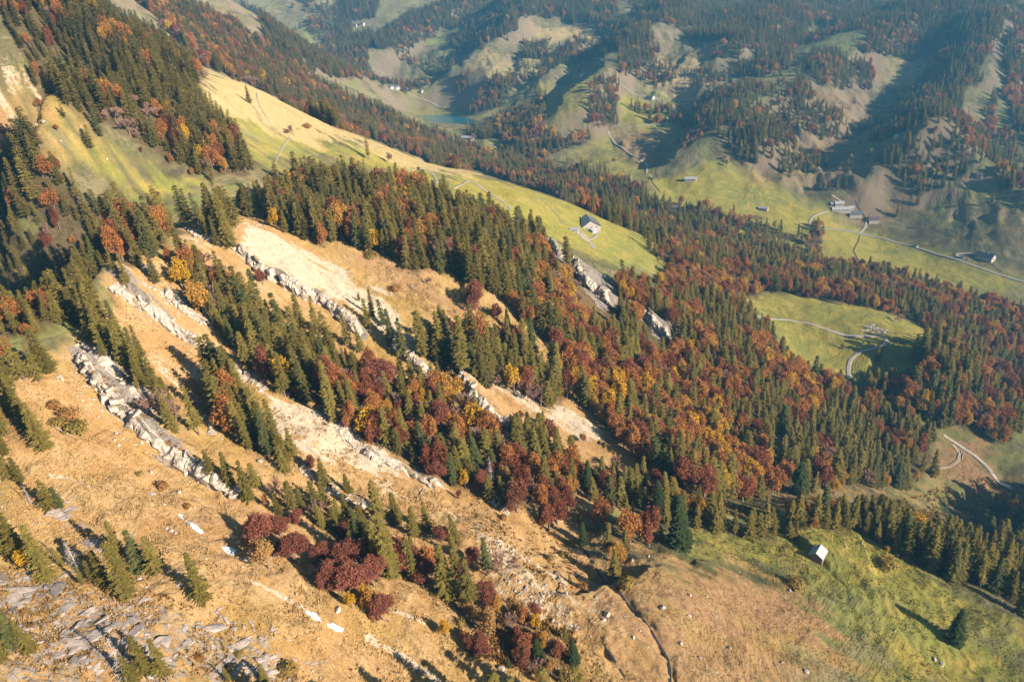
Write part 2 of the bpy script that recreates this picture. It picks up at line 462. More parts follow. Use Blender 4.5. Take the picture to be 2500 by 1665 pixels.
# ------------------------------------------------------------------ materials
def newmat(name):
    m = bpy.data.materials.new(name); m.use_nodes = True
    nt = m.node_tree; nt.nodes.clear()
    out = nt.nodes.new('ShaderNodeOutputMaterial')
    return m, nt, out
class NB:
    """Tiny node-building helper."""
    def __init__(s, nt): s.nt = nt
    def n(s, t, **k):
        o = s.nt.nodes.new(t)
        for a, b in k.items(): setattr(o, a, b)
        return o
    def link(s, a, b): s.nt.links.new(a, b)
    def val(s, sock, v):
        if hasattr(v, 'is_output') or hasattr(v, 'links'): s.link(v, sock)
        else: sock.default_value = v
    def noise(s, vec, scale, detail=4, rough=0.55, dist=0.0):
        o = s.n('ShaderNodeTexNoise'); s.link(vec, o.inputs['Vector'])
        o.inputs['Scale'].default_value = scale; o.inputs['Detail'].default_value = detail
        o.inputs['Roughness'].default_value = rough; o.inputs['Distortion'].default_value = dist
        return o.outputs['Fac']
    def math(s, op, a, b=0.0, clamp=False):
        o = s.n('ShaderNodeMath', operation=op); o.use_clamp = clamp
        s.val(o.inputs[0], a); s.val(o.inputs[1], b); return o.outputs[0]
    def ramp(s, f, lo, hi):
        o = s.n('ShaderNodeMapRange'); o.interpolation_type = 'SMOOTHSTEP'
        s.val(o.inputs['Value'], f); o.inputs['From Min'].default_value = lo; o.inputs['From Max'].default_value = hi
        return o.outputs[0]
    def mix(s, f, a, b, blend='MIX'):
        o = s.n('ShaderNodeMix', data_type='RGBA', blend_type=blend)
        s.val(o.inputs[0], f)
        for k, v in ((6, a), (7, b)):
            if isinstance(v, tuple): o.inputs[k].default_value = (*v, 1)
            else: s.link(v, o.inputs[k])
        return o.outputs[2]

def simple(name, col, rough=0.85, var=0.25, scale=1.5, spec=0.3, metal=0.0):
    m, nt, out = newmat(name); b = NB(nt)
    tc = b.n('ShaderNodeTexCoord')
    f = b.noise(tc.outputs['Object'], scale, 5, 0.6)
    dk = tuple(c * (1 - var) for c in col); lt = tuple(min(1, c * (1 + var)) for c in col)
    p = b.n('ShaderNodeBsdfPrincipled')
    b.link(b.mix(b.ramp(f, 0.3, 0.7), dk, lt), p.inputs['Base Color'])
    p.inputs['Roughness'].default_value = rough
    p.inputs['Specular IOR Level'].default_value = spec
    p.inputs['Metallic'].default_value = metal
    b.link(p.outputs[0], out.inputs[0])
    return m

def ground_material():
    m, nt, out = newmat('ground'); b = NB(nt)
    g = b.n('ShaderNodeNewGeometry').outputs['Position']
    at = []
    for nm in ('m1', 'm2'):
        a = b.n('ShaderNodeAttribute'); a.attribute_name = nm
        sp = b.n('ShaderNodeSeparateColor'); b.link(a.outputs['Color'], sp.inputs[0])
        at += [sp.outputs[0], sp.outputs[1], sp.outputs[2], a.outputs['Alpha']]
    dry, bare, rock, lush, brown, straw, litter, pale = at
    n_big = b.noise(g, 0.012, 4, 0.6)
    n_mid = b.noise(g, 0.07, 5, 0.65, 0.4)
    n_sm = b.noise(g, 0.45, 6, 0.7, 0.3)
    n_fine = b.noise(g, 2.2, 5, 0.75)
    # streaks that run down the fall line
    mr = b.n('ShaderNodeMapping'); b.link(g, mr.inputs[0]); mr.inputs['Rotation'].default_value = (0, 0, math.radians(29))
    mp = b.n('ShaderNodeMapping'); b.link(mr.outputs[0], mp.inputs[0]); mp.inputs['Scale'].default_value = (0.16, 1.0, 0.5)
    n_str = b.noise(mp.outputs[0], 0.5, 5, 0.7, 0.6)
    # default pasture
    c = b.mix(b.ramp(n_mid, 0.3, 0.7), (0.075, 0.078, 0.042), (0.145, 0.120, 0.062))
    c = b.mix(b.math('MULTIPLY', b.ramp(n_sm, 0.4, 0.75), 0.6), c, (0.16, 0.145, 0.06))
    n_pat = b.noise(g, 0.0075, 6, 0.72, 0.8)
    c = b.mix(b.ramp(n_pat, 0.50, 0.56), c, (0.155, 0.165, 0.058))
    n_pa2 = b.noise(g, 0.014, 6, 0.75, 1.0)
    c = b.mix(b.math('MULTIPLY', b.ramp(n_pa2, 0.52, 0.60), 0.7), c, (0.22, 0.185, 0.105))
    c = b.mix(b.math('MULTIPLY', b.ramp(n_pa2, 0.44, 0.38), 0.8), c, (0.075, 0.062, 0.04))
    # lush meadow
    lc = b.mix(b.ramp(n_big, 0.4, 0.62), (0.265, 0.240, 0.045), (0.205, 0.210, 0.052))
    lc = b.mix(b.ramp(n_mid, 0.42, 0.72), lc, (0.34, 0.265, 0.065))
    lc = b.mix(b.math('MULTIPLY', b.ramp(n_str, 0.5, 0.75), 0.5), lc, (0.10, 0.105, 0.03))
    c = b.mix(b.math('MULTIPLY', lush, b.math('ADD', 0.65, b.math('MULTIPLY', n_mid, 0.6)), True), c, lc)
    # dry autumn grass
    dc = b.mix(b.ramp(n_mid, 0.35, 0.7), (0.345, 0.212, 0.088), (0.43, 0.295, 0.150))
    dc = b.mix(b.ramp(n_str, 0.45, 0.75), dc, (0.27, 0.155, 0.062))
    dc = b.mix(b.math('MULTIPLY', b.ramp(n_big, 0.45, 0.62), 0.4), dc, (0.29, 0.22, 0.05))
    dc = b.mix(b.math('MULTIPLY', b.ramp(n_fine, 0.48, 0.70), 0.75), dc, (0.15, 0.085, 0.03))
    c = b.mix(dry, c, dc)
    bc = b.mix(b.ramp(n_sm, 0.35, 0.7), (0.26, 0.155, 0.080), (0.36, 0.23, 0.125))
    c = b.mix(b.math('MULTIPLY', brown, b.ramp(b.math('ADD', n_mid, b.math('MULTIPLY', brown, 0.3)), 0.4, 0.75)), c, bc)
    sc = b.mix(b.ramp(n_str, 0.4, 0.7), (0.42, 0.31, 0.155), (0.30, 0.235, 0.095))
    c = b.mix(b.math('MULTIPLY', straw, b.ramp(b.math('ADD', n_mid, b.math('MULTIPLY', straw, 0.35)), 0.45, 0.8)), c, sc)
    # leaf litter and shade plants under the trees
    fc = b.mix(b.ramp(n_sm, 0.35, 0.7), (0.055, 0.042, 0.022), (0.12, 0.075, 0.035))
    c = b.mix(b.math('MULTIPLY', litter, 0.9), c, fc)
    c = b.mix(pale, c, b.mix(n_sm, (0.23, 0.18, 0.12), (0.17, 0.13, 0.09)))
    # pale marl
    tc_ = b.mix(b.ramp(n_sm, 0.35, 0.7), (0.52, 0.445, 0.335), (0.40, 0.325, 0.225))
    tc_ = b.mix(b.math('MULTIPLY', b.ramp(n_str, 0.5, 0.75), 0.7), tc_, (0.27, 0.20, 0.12))
    tc_ = b.mix(b.math('MULTIPLY', b.ramp(n_fine, 0.48, 0.68), 0.75), tc_, (0.27, 0.21, 0.145))
    bare = b.math('MULTIPLY', bare, b.math('ADD', 0.62, b.math('MULTIPLY', b.ramp(n_str, 0.62, 0.42), 0.45)))
    c = b.mix(b.ramp(b.math('ADD', bare, b.math('MULTIPLY', b.math('SUBTRACT', b.math('ADD', b.math('MULTIPLY', n_sm, 0.6), b.math('MULTIPLY', n_str, 0.4)), 0.5), 3.4)), 0.35, 0.75), c, tc_)
    # grey rock
    vo = b.n('ShaderNodeTexVoronoi', feature='DISTANCE_TO_EDGE'); b.link(mp.outputs[0], vo.inputs['Vector']); vo.inputs['Scale'].default_value = 0.7
    rc = b.mix(b.ramp(n_sm, 0.3, 0.7), (0.17, 0.148, 0.128), (0.29, 0.255, 0.22))
    rc = b.mix(b.ramp(vo.outputs['Distance'], 0.0, 0.06), (0.08, 0.065, 0.05), rc)
    c = b.mix(b.ramp(b.math('ADD', rock, b.math('MULTIPLY', b.math('SUBTRACT', n_sm, 0.5), 1.8)), 0.5, 0.7), c, rc)
    c = b.mix(b.math('MULTIPLY', b.ramp(n_fine, 0.40, 0.68), 0.65), c, b.mix(1.0, c, (0.55, 0.52, 0.5), 'MULTIPLY'))
    p = b.n('ShaderNodeBsdfDiffuse')
    b.link(c, p.inputs[0]); p.inputs[1].default_value = 0.6
    bu = b.n('ShaderNodeBump'); bu.inputs['Strength'].default_value = 0.9; bu.inputs['Distance'].default_value = 0.55
    hsum = b.math('ADD', b.math('ADD', b.math('MULTIPLY', n_fine, 0.35), b.math('ADD', b.math('MULTIPLY', n_mid, 2.5), b.math('MULTIPLY', n_pa2, 9.0))), b.math('ADD', b.math('MULTIPLY', n_sm, 0.9), b.math('MULTIPLY', n_str, 0.4)))
    b.link(hsum, bu.inputs['Height']); b.link(bu.outputs[0], p.inputs['Normal'])
    b.link(p.outputs[0], out.inputs[0])
    return m

def leaf_material(name, dark, light, alt=None, altp=0.0, trans=0.25, nsc=0.9):
    """Foliage: each tree leans its own way between the colours, each spray a little more."""
    m, nt, out = newmat(name); b = NB(nt)
    oi = b.n('ShaderNodeObjectInfo'); geo = b.n('ShaderNodeNewGeometry')
    tc = b.n('ShaderNodeTexCoord')
    n1 = b.noise(tc.outputs['Object'], nsc, 4, 0.7)
    f = b.math('ADD', b.math('MULTIPLY', oi.outputs['Random'], 0.45), b.math('MULTIPLY', b.ramp(n1, 0.3, 0.7), 0.55), True)
    c = b.mix(f, dark, light)
    if alt:
        wn_ = b.n('ShaderNodeTexWhiteNoise', noise_dimensions='1D')
        b.link(oi.outputs['Random'], wn_.inputs['W'])
        c = b.mix(b.math('MULTIPLY', b.ramp(wn_.outputs['Value'], 1 - altp, 1 - altp * 0.5), b.ramp(n1, 0.3, 0.6)), c, alt)
    d = b.n('ShaderNodeBsdfDiffuse'); t = b.n('ShaderNodeBsdfTranslucent'); mx = b.n('ShaderNodeMixShader')
    b.link(c, d.inputs[0]); b.link(c, t.inputs[0]); mx.inputs[0].default_value = trans
    b.link(d.outputs[0], mx.inputs[1]); b.link(t.outputs[0], mx.inputs[2]); b.link(mx.outputs[0], out.inputs[0])
    return m
MAT = {
    'ground': ground_material(),
    'bark': simple('bark', (0.16, 0.12, 0.095), var=0.4, scale=3),
    'deadwood': simple('dead_wood', (0.36, 0.32, 0.29), var=0.3, scale=3),
    'spruce': leaf_material('spruce_needles', (0.088, 0.076, 0.018), (0.300, 0.236, 0.062), (0.080, 0.108, 0.045), 0.2),
    'fir': leaf_material('dark_needles', (0.030, 0.052, 0.022), (0.075, 0.098, 0.036)),
    'red': leaf_material('copper_leaves', (0.135, 0.040, 0.024), (0.33, 0.125, 0.062), (0.42, 0.19, 0.05), 0.45, 0.3),
    'wine': leaf_material('burgundy_leaves', (0.155, 0.055, 0.036), (0.31, 0.115, 0.075), (0.20, 0.09, 0.05), 0.2, 0.25, 1.3),
    'orange': leaf_material('orange_leaves', (0.32, 0.125, 0.040), (0.48, 0.23, 0.07), (0.52, 0.31, 0.06), 0.4, 0.35),
    'gold': leaf_material('golden_leaves', (0.48, 0.25, 0.025), (0.58, 0.37, 0.035), None, 0, 0.35),
    'ochre': leaf_material('ochre_leaves', (0.30, 0.17, 0.06), (0.42, 0.25, 0.09), None, 0, 0.3),
    'twig': leaf_material('bare_twigs', (0.22, 0.13, 0.10), (0.33, 0.20, 0.15), None, 0, 0.1),
    'brush': leaf_material('low_brush', (0.15, 0.125, 0.03), (0.33, 0.22, 0.06), (0.30, 0.13, 0.05), 0.3),
    'limestone': simple('limestone', (0.36, 0.305, 0.245), var=0.40, scale=0.8),
    'slab': simple('grey_slab', (0.27, 0.228, 0.20), var=0.35, scale=0.7),
    'snow': simple('old_snow', (0.70, 0.71, 0.74), rough=0.6, var=0.05, scale=1.0),
    'gravel': simple('gravel_road', (0.29, 0.255, 0.215), var=0.14, scale=0.6),
    'track': simple('earth_track', (0.28, 0.215, 0.14), var=0.2, scale=0.6),
    'asphalt': simple('asphalt', (0.20, 0.19, 0.18), var=0.12, scale=0.5),
    'tin': simple('grey_sheet_roof', (0.34, 0.34, 0.355), rough=0.5, var=0.08, scale=0.4),
    'slate': simple('dark_shingle_roof', (0.10, 0.105, 0.115), rough=0.8, var=0.2, scale=0.8),
    'redroof': simple('brown_tile_roof', (0.12, 0.065, 0.075), var=0.2, scale=0.8),
    'render': simple('pale_wall', (0.36, 0.32, 0.28), var=0.08, scale=0.5),
    'planks': simple('weathered_boards', (0.17, 0.125, 0.10), var=0.3, scale=2.0),
    'dark': simple('dark_opening', (0.03, 0.03, 0.035), rough=0.4),
    'log': simple('cut_timber', (0.42, 0.33, 0.26), var=0.3, scale=1.5),
    'snowwhite': simple('white_render', (0.38, 0.36, 0.34), var=0.05, scale=0.5),
}
def water_material():
    m, nt, out = newmat('lake_water'); b = NB(nt)
    p = b.n('ShaderNodeBsdfPrincipled'); p.inputs['Base Color'].default_value = (0.02, 0.15, 0.19, 1)
    p.inputs['Roughness'].default_value = 0.12
    g = b.n('ShaderNodeNewGeometry').outputs['Position']
    bu = b.n('ShaderNodeBump'); bu.inputs['Strength'].default_value = 0.25; bu.inputs['Distance'].default_value = 0.3
    b.link(b.noise(g, 0.35, 3), bu.inputs['Height']); b.link(bu.outputs[0], p.inputs['Normal'])
    b.link(p.outputs[0], out.inputs[0])
    return m
MAT['water'] = water_material()
# ------------------------------------------------------------------ mesh helpers
def mesh_from(name, verts, faces, mats=(), mat_idx=None, smooth=False):
    """verts (n,3) array, faces: (k,3) or (k,4) array or list of arrays."""
    me = bpy.data.meshes.new(name)
    verts = np.asarray(verts, np.float32)
    if isinstance(faces, np.ndarray):
        faces = [faces]
    faces = [np.asarray(f, np.int32) for f in faces if len(f)]
    me.vertices.add(len(verts)); me.vertices.foreach_set('co', verts.ravel())
    loops = np.concatenate([f.ravel() for f in faces])
    sizes = np.concatenate([np.full(len(f), f.shape[1], np.int32) for f in faces])
    me.loops.add(len(loops)); me.loops.foreach_set('vertex_index', loops)
    me.polygons.add(len(sizes))
    me.polygons.foreach_set('loop_start', np.concatenate([[0], np.cumsum(sizes)[:-1]]).astype(np.int32))
    me.polygons.foreach_set('loop_total', sizes)
    for mt in mats: me.materials.append(mt)
    if mat_idx is not None: me.polygons.foreach_set('material_index', np.asarray(mat_idx, np.int32))
    me.polygons.foreach_set('use_smooth', np.full(len(sizes), smooth, bool))
    me.update(calc_edges=True)
    me.validate(verbose=False)
    return me
def link(name, me, parent=None, loc=None):
    o = bpy.data.objects.new(name, me)
    COL.objects.link(o)
    if parent is not None: o.parent = parent
    if loc is not None: o.location = loc
    return o
def tag(o, label=None, cat=None, group=None, kind=None):
    if label: o['label'] = label
    if cat: o['category'] = cat
    if group: o['group'] = group
    if kind: o['kind'] = kind
    return o

# ------------------------------------------------------------------ tree shapes
def tri_verts(cen, u, v):
    """Triangles spanned by two edge vectors at each centre -> verts, faces."""
    n_ = len(cen)
    V = np.stack([cen - u * 0.5, cen + u * 0.5, cen + v], 1).reshape(-1, 3)
    return V, np.arange(3 * n_).reshape(-1, 3)
def tube(p0, p1, r0, r1, k=5):
    p0 = np.array(p0, float); p1 = np.array(p1, float)
    d = p1 - p0; d /= np.linalg.norm(d) + 1e-9
    a = np.cross(d, [0.3, 0.9, 0.2]); a /= np.linalg.norm(a); c = np.cross(d, a)
    th = np.arange(k) / k * 2 * math.pi
    ring = np.cos(th)[:, None] * a + np.sin(th)[:, None] * c
    V = np.vstack([p0 + ring * r0, p1 + ring * r1])
    i = np.arange(k); j = (i + 1) % k
    return V, np.stack([i, j, j + k, i + k], -1)
def poly_tube(P, R, k=5):
    Vs, Fs, o = [], [], 0
    for i in range(len(P) - 1):
        V, F_ = tube(P[i], P[i + 1], R[i], R[i + 1], k)
        Vs.append(V); Fs.append(F_ + o); o += len(V)
    return np.vstack(Vs), np.vstack(Fs)
def unit(a): return a / (np.linalg.norm(a, axis=-1, keepdims=True) + 1e-9)

def spruce_shape(seed, H_=20.0, rad_=3.1, low=0.05, levels=30, per=8, ragged=0.25, size=0.85, power=0.85, spray=3):
    """Trunk and drooping whorls of needle sprays."""
    g = np.random.default_rng(seed)
    lean = g.normal(0, 0.01, 2)
    tp = [np.array([lean[0] * H_ * t * t, lean[1] * H_ * t * t, H_ * t]) for t in (-0.06, 0.3, 0.65, 0.98)]
    TV, TF = poly_tube(tp, [0.024 * rad_ * 3, 0.30, 0.17, 0.03], 6)
    C, U, V_ = [], [], []
    for i in range(levels):
        t = low + (1 - low) * (i + g.uniform(-.3, .3)) / levels
        t = min(max(t, low), 0.985)
        prof = rad_ * (1 - t) ** power * (0.80 + 0.35 * g.random()) + 0.25
        if t < low + 0.12: prof *= 0.75
        nb = max(4, int(per * (0.6 + 0.6 * (1 - t))))
        a0 = g.uniform(0, 6.28)
        for k in range(nb):
            if g.random() < ragged * 0.5: continue
            a = a0 + 6.283 * k / nb + g.normal(0, .18)
            L = prof * g.uniform(1 - ragged, 1 + ragged * 0.6)
            dr = np.array([math.cos(a), math.sin(a), 0]); side = np.array([-dr[1], dr[0], 0])
            base = np.array([lean[0] * H_ * t * t, lean[1] * H_ * t * t, t * H_])
            m_ = max(2, int(L / 0.62) + 1)
            for q in range(m_):
                f = (q + 0.7) / m_
                z = -0.42 * L * f + 0.20 * L * f * f + g.normal(0, 0.06)
                pt = base + dr * L * f + np.array([0, 0, z])
                w = size * (0.55 + 0.75 * (1 - abs(f - 0.45)))
                for s_ in range(spray - 1):
                    sd = -1 if s_ % 2 == 0 else 1
                    C.append(pt); U.append(dr * w * 0.8 + g.normal(0, .10, 3) * w)
                    V_.append(side * sd * w * g.uniform(.6, 1.0) + np.array([0, 0, -0.50 * w * g.uniform(.4, 1.3)]) + dr * 0.35 * w)
                C.append(pt); U.append(side * w * 0.9); V_.append(dr * w * 0.9 + np.array([0, 0, -0.25 * w]) + g.normal(0, .12, 3) * w)
    top = np.array([lean[0] * H_, lean[1] * H_, H_])
    for k in range(8):
        C.append(top - [0, 0, 0.25 * k]); a = g.uniform(0, 6.28)
        U.append(np.array([math.cos(a), math.sin(a), 0]) * (0.1 + 0.09 * k)); V_.append(np.array([0, 0, 0.6]))
    CV, CF = tri_verts(np.array(C), np.array(U), np.array(V_))
    return (TV, TF), (CV, CF)

def broad_shape(seed, H_=14.0, rx=3.8, lobes=34, leaves=3000, low=0.06, size=0.48, narrow=1.0, gaps=0.2, stems=4):
    """Trunk, forking limbs and several ragged leaf masses leaning apart, with gaps and thin places."""
    g = np.random.default_rng(seed)
    fork = np.array([g.normal(0, .2), g.normal(0, .2), H_ * (low + 0.12)])
    V, F_ = poly_tube([[0, 0, -0.8], fork * [0.5, 0.5, 0.6], fork], [0.32, 0.26, 0.20], 7)
    TV, TF = [V], [F_]; o = len(V)
    P_, a0 = [], g.uniform(0, 6.28)
    for k in range(stems + 1):
        # each mass: centre, half height and radius of its own
        if k == 0: c = np.array([0, 0, H_ * 0.60]); hz_, r_ = H_ * 0.40, rx * 0.72
        else:
            a = a0 + 6.28 * k / stems + g.normal(0, .35); d_ = rx * g.uniform(.38, .62)
            hz_ = H_ * g.uniform(.22, .36); r_ = rx * g.uniform(.36, .58)
            c = np.array([math.cos(a) * d_, math.sin(a) * d_, hz_ + H_ * g.uniform(low, .40)])
        V, F_ = poly_tube([fork, (fork + c) / 2 + g.normal(0, .3, 3), c + [0, 0, hz_ * .8]], [0.15, 0.09, 0.02], 4)
        TV.append(V); TF.append(F_ + o); o += len(V)
        n_ = int(leaves * (0.34 if k == 0 else 0.66 / stems))
        nl = max(6, lobes // (stems + 1) + 4)
        ld = unit(g.normal(0, 1, (nl, 3))); la = g.uniform(.15, .60, nl); lw = g.uniform(6, 16, nl)
        for q in range(3):
            e = c + ld[q] * [r_ * .8, r_ * .8, hz_ * .8]
            V, F_ = tube(c - [0, 0, hz_ * .4], e, 0.06, 0.02, 3); TV.append(V); TF.append(F_ + o); o += len(V)
        d = unit(g.normal(0, 1, (n_, 3)))
        m_ = 0.60 + (la * np.exp(lw * (d @ ld.T - 1))).max(1)
        thin = (np.exp(8 * (d @ ld[:3].T - 1)).max(1) > 0.6) & (g.random(n_) < gaps * 3)
        sh = np.where(thin, g.uniform(.2, .8, n_), g.uniform(0.5, 1.06, n_) ** 0.4)
        prof = r_ * narrow * np.where(d[:, 2] > 0, 1 - 0.30 * d[:, 2] ** 2, 1.0)
        p = np.stack([d[:, 0] * prof, d[:, 1] * prof, d[:, 2] * hz_], -1) * (m_ * sh)[:, None] + c + g.normal(0, .16, (n_, 3))
        P_.append(p[p[:, 2] > 0.4])
    p = np.vstack(P_); n_ = len(p)
    t1 = unit(g.normal(0, 1, (n_, 3))); t2 = unit(np.cross(t1, g.normal(0, 1, (n_, 3))))
    s = size * g.uniform(.5, 1.35, (n_, 1))
    CV, CF = tri_verts(p, t1 * s, t2 * s * 0.9)
    return (np.vstack(TV), np.vstack(TF)), (CV, CF)

def bare_shape(seed, H_=13.0, spread=3.8, twigs=1700):
    """Leafless broadleaf: limbs and a haze of twigs."""
    g = np.random.default_rng(seed)
    TV, TF, o = [], [], 0
    ends = []
    def grow(p, d, L, r, lev):
        nonlocal o
        q = p + d * L
        V, F_ = tube(p, q, r, r * 0.6, 5 if lev < 1 else 3)
        TV.append(V); TF.append(F_ + o); o += len(V)
        ends.append((p, q, lev))
        if lev >= 4: return
        for k in range(3 if lev < 3 else 2):
            nd = unit(d + g.normal(0, 0.42, 3) + np.array([0, 0, 0.12]))
            grow(p + d * L * g.uniform(.55, 1.0), nd, L * g.uniform(.62, .85), r * 0.52, lev + 1)
    grow(np.array([0, 0, -0.6]), unit(np.array([g.normal(0, .05), g.normal(0, .05), 1])), H_ * 0.33, 0.26, 0)
    e = [x for x in ends if x[2] >= 2]
    idx = g.integers(0, len(e), twigs)
    p0 = np.array([e[i][0] for i in idx]); p1 = np.array([e[i][1] for i in idx])
    c = p0 + (p1 - p0) * g.random((twigs, 1)) + g.normal(0, 0.18, (twigs, 3))
    d = unit(unit(p1 - p0) + 0.7 * g.normal(0, 1, (twigs, 3)) + [0, 0, 0.2])
    w = unit(np.cross(d, g.normal(0, 1, (twigs, 3))))
    V, F_ = tri_verts(c, w * 0.16, d * g.uniform(.6, 1.3, (twigs, 1)))
    return (np.vstack(TV), np.vstack(TF)), (V, F_)

def snag_shape(seed, H_=13.0):
    """Dead conifer: bleached stem with short broken branches."""
    g = np.random.default_rng(seed)
    V, F_ = poly_tube([[0, 0, -.6], [g.normal(0, .15), g.normal(0, .15), H_ * .5], [g.normal(0, .4), g.normal(0, .4), H_]], [0.26, 0.16, 0.03], 6)
    T = (V, F_)
    VV, FF, o = [], [], 0
    for i in range(95):
        t = g.uniform(.12, .97); a = g.uniform(0, 6.28); L = (1 - t) * 2.6 * g.uniform(.4, 1.1) + .3
        d = np.array([math.cos(a), math.sin(a), g.uniform(-.6, .1)])
        p = np.array([0, 0, t * H_])
        V, F_ = tube(p, p + d * L, 0.055, 0.02, 3)
        VV.append(V); FF.append(F_ + o); o += len(V)
        for q in range(3):
            s = p + d * L * g.uniform(.3, 1); V, F_ = tube(s, s + g.normal(0, .3, 3) + [0, 0, -.35], 0.03, 0.012, 3)
            VV.append(V); FF.append(F_ + o); o += len(V)
    return T, (np.vstack(VV), np.vstack(FF))

def bush_shape(seed, H_=2.4, r=1.9, n_=420):
    g = np.random.default_rng(seed)
    TV, TF, o = [], [], 0
    for i in range(6):
        a = g.uniform(0, 6.28); V, F_ = tube([0, 0, -.4], [math.cos(a) * r * .5, math.sin(a) * r * .5, H_ * .7], .07, .02, 4)
        TV.append(V); TF.append(F_ + o); o += len(V)
    d = unit(g.normal(0, 1, (n_, 3))); d[:, 2] = np.abs(d[:, 2])
    lump = 1 + 0.28 * np.sin(d[:, :1] * 5 + seed) * np.cos(d[:, 1:2] * 4)
    p = d * [r, r, H_] * g.uniform(.35, 1, (n_, 1)) ** .4 * lump
    t1 = unit(g.normal(0, 1, (n_, 3))); t2 = unit(np.cross(d, t1))
    s = .42 * g.uniform(.6, 1.3, (n_, 1))
    V, F_ = tri_verts(p, t1 * s, t2 * s)
    return (np.vstack(TV), np.vstack(TF)), (V, F_)

# kind -> list of (trunk mesh, crown mesh, natural height)
KIND = {}
def add_kind(key, name, cat, crown_part, mats, shapes):
    lst = []
    for (T, Cc), h in shapes:
        tm = mesh_from(name + '_trunk', T[0], T[1], [MAT[mats[0]]])
        cm = mesh_from(name + '_' + crown_part, Cc[0], Cc[1], [MAT[mats[1]]])
        lst.append((tm, cm, h, T, Cc))
    KIND[key] = dict(name=name, cat=cat, part=crown_part, mats=mats, v=lst)
SPR = [(spruce_shape(1, rad_=3.6), 20.), (spruce_shape(2, rad_=3.1, power=0.7, levels=30), 20.), (spruce_shape(3, rad_=4.1, ragged=0.5, low=0.12, levels=25), 20.),
       (spruce_shape(4, rad_=2.7, low=0.10, ragged=0.4, power=0.62), 20.), (spruce_shape(5, rad_=3.8, ragged=0.40, power=0.95), 20.),
       (spruce_shape(6, rad_=3.4, ragged=0.65, low=0.22, levels=21), 20.),
       (spruce_shape(7, rad_=2.5, power=0.45, ragged=0.45, low=0.08, levels=28), 20.), (spruce_shape(8, rad_=2.9, power=0.5, ragged=0.6, low=0.16, levels=24), 20.), (spruce_shape(9, rad_=3.9, power=1.15, ragged=0.35, levels=27), 20.)]
add_kind('s', 'spruce_tree', 'spruce', 'crown', ('bark', 'spruce'), SPR)
add_kind('d', 'fir_tree', 'fir', 'crown', ('bark', 'fir'), [(spruce_shape(11, 16., 3.3, 0.02, 28, 9, 0.15), 16.), (spruce_shape(12, 16., 2.9, 0.02, 28, 9, 0.2), 16.)])
BR = [(broad_shape(21), 14.), (broad_shape(22, rx=3.3), 14.), (broad_shape(23, rx=4.4, lobes=44, leaves=3400), 14.), (broad_shape(24, rx=3.0, gaps=.2), 14.), (broad_shape(25, rx=4.0, lobes=26, gaps=.2), 14.)]
add_kind('r', 'beech_tree', 'beech', 'crown', ('bark', 'red'), BR)
add_kind('c', 'beech_tree', 'beech', 'crown', ('bark', 'wine'), [(broad_shape(26, rx=4.3, lobes=44, leaves=6500, size=.36, gaps=.1), 14.), (broad_shape(27, rx=3.6, leaves=5500, size=.36), 14.), (broad_shape(28, rx=4.7, lobes=26, leaves=7000, size=.36), 14.)])
add_kind('o', 'beech_tree', 'beech', 'crown', ('bark', 'orange'), [(broad_shape(31, rx=3.7), 14.), (broad_shape(32, rx=3.1, gaps=.2), 14.), (broad_shape(33, rx=4.2, leaves=2800), 14.)])
add_kind('y', 'maple_tree', 'maple', 'crown', ('bark', 'gold'), [(broad_shape(41, 12., rx=3.1, leaves=2200, gaps=.2), 12.), (broad_shape(42, 12., rx=2.5, leaves=2000), 12.)])
add_kind('g', 'ochre_tree', 'broadleaf tree', 'crown', ('bark', 'ochre'), [(broad_shape(51, 12., rx=3.5, leaves=1900, gaps=.25), 12.), (broad_shape(52, 12., rx=2.9, leaves=1600, gaps=.25), 12.)])
add_kind('b', 'bare_tree', 'bare tree', 'twigs', ('bark', 'twig'), [(bare_shape(61), 13.), (bare_shape(62), 13.)])
add_kind('n', 'dead_tree', 'dead tree', 'branches', ('deadwood', 'deadwood'), [(snag_shape(71), 13.), (snag_shape(72), 13.)])
add_kind('w', 'shrub', 'shrub', 'foliage', ('bark', 'brush'), [(bush_shape(81), 2.4), (bush_shape(82, 2.0, 2.2), 2.2)])
print('shapes', round(time.time() - T0, 1))

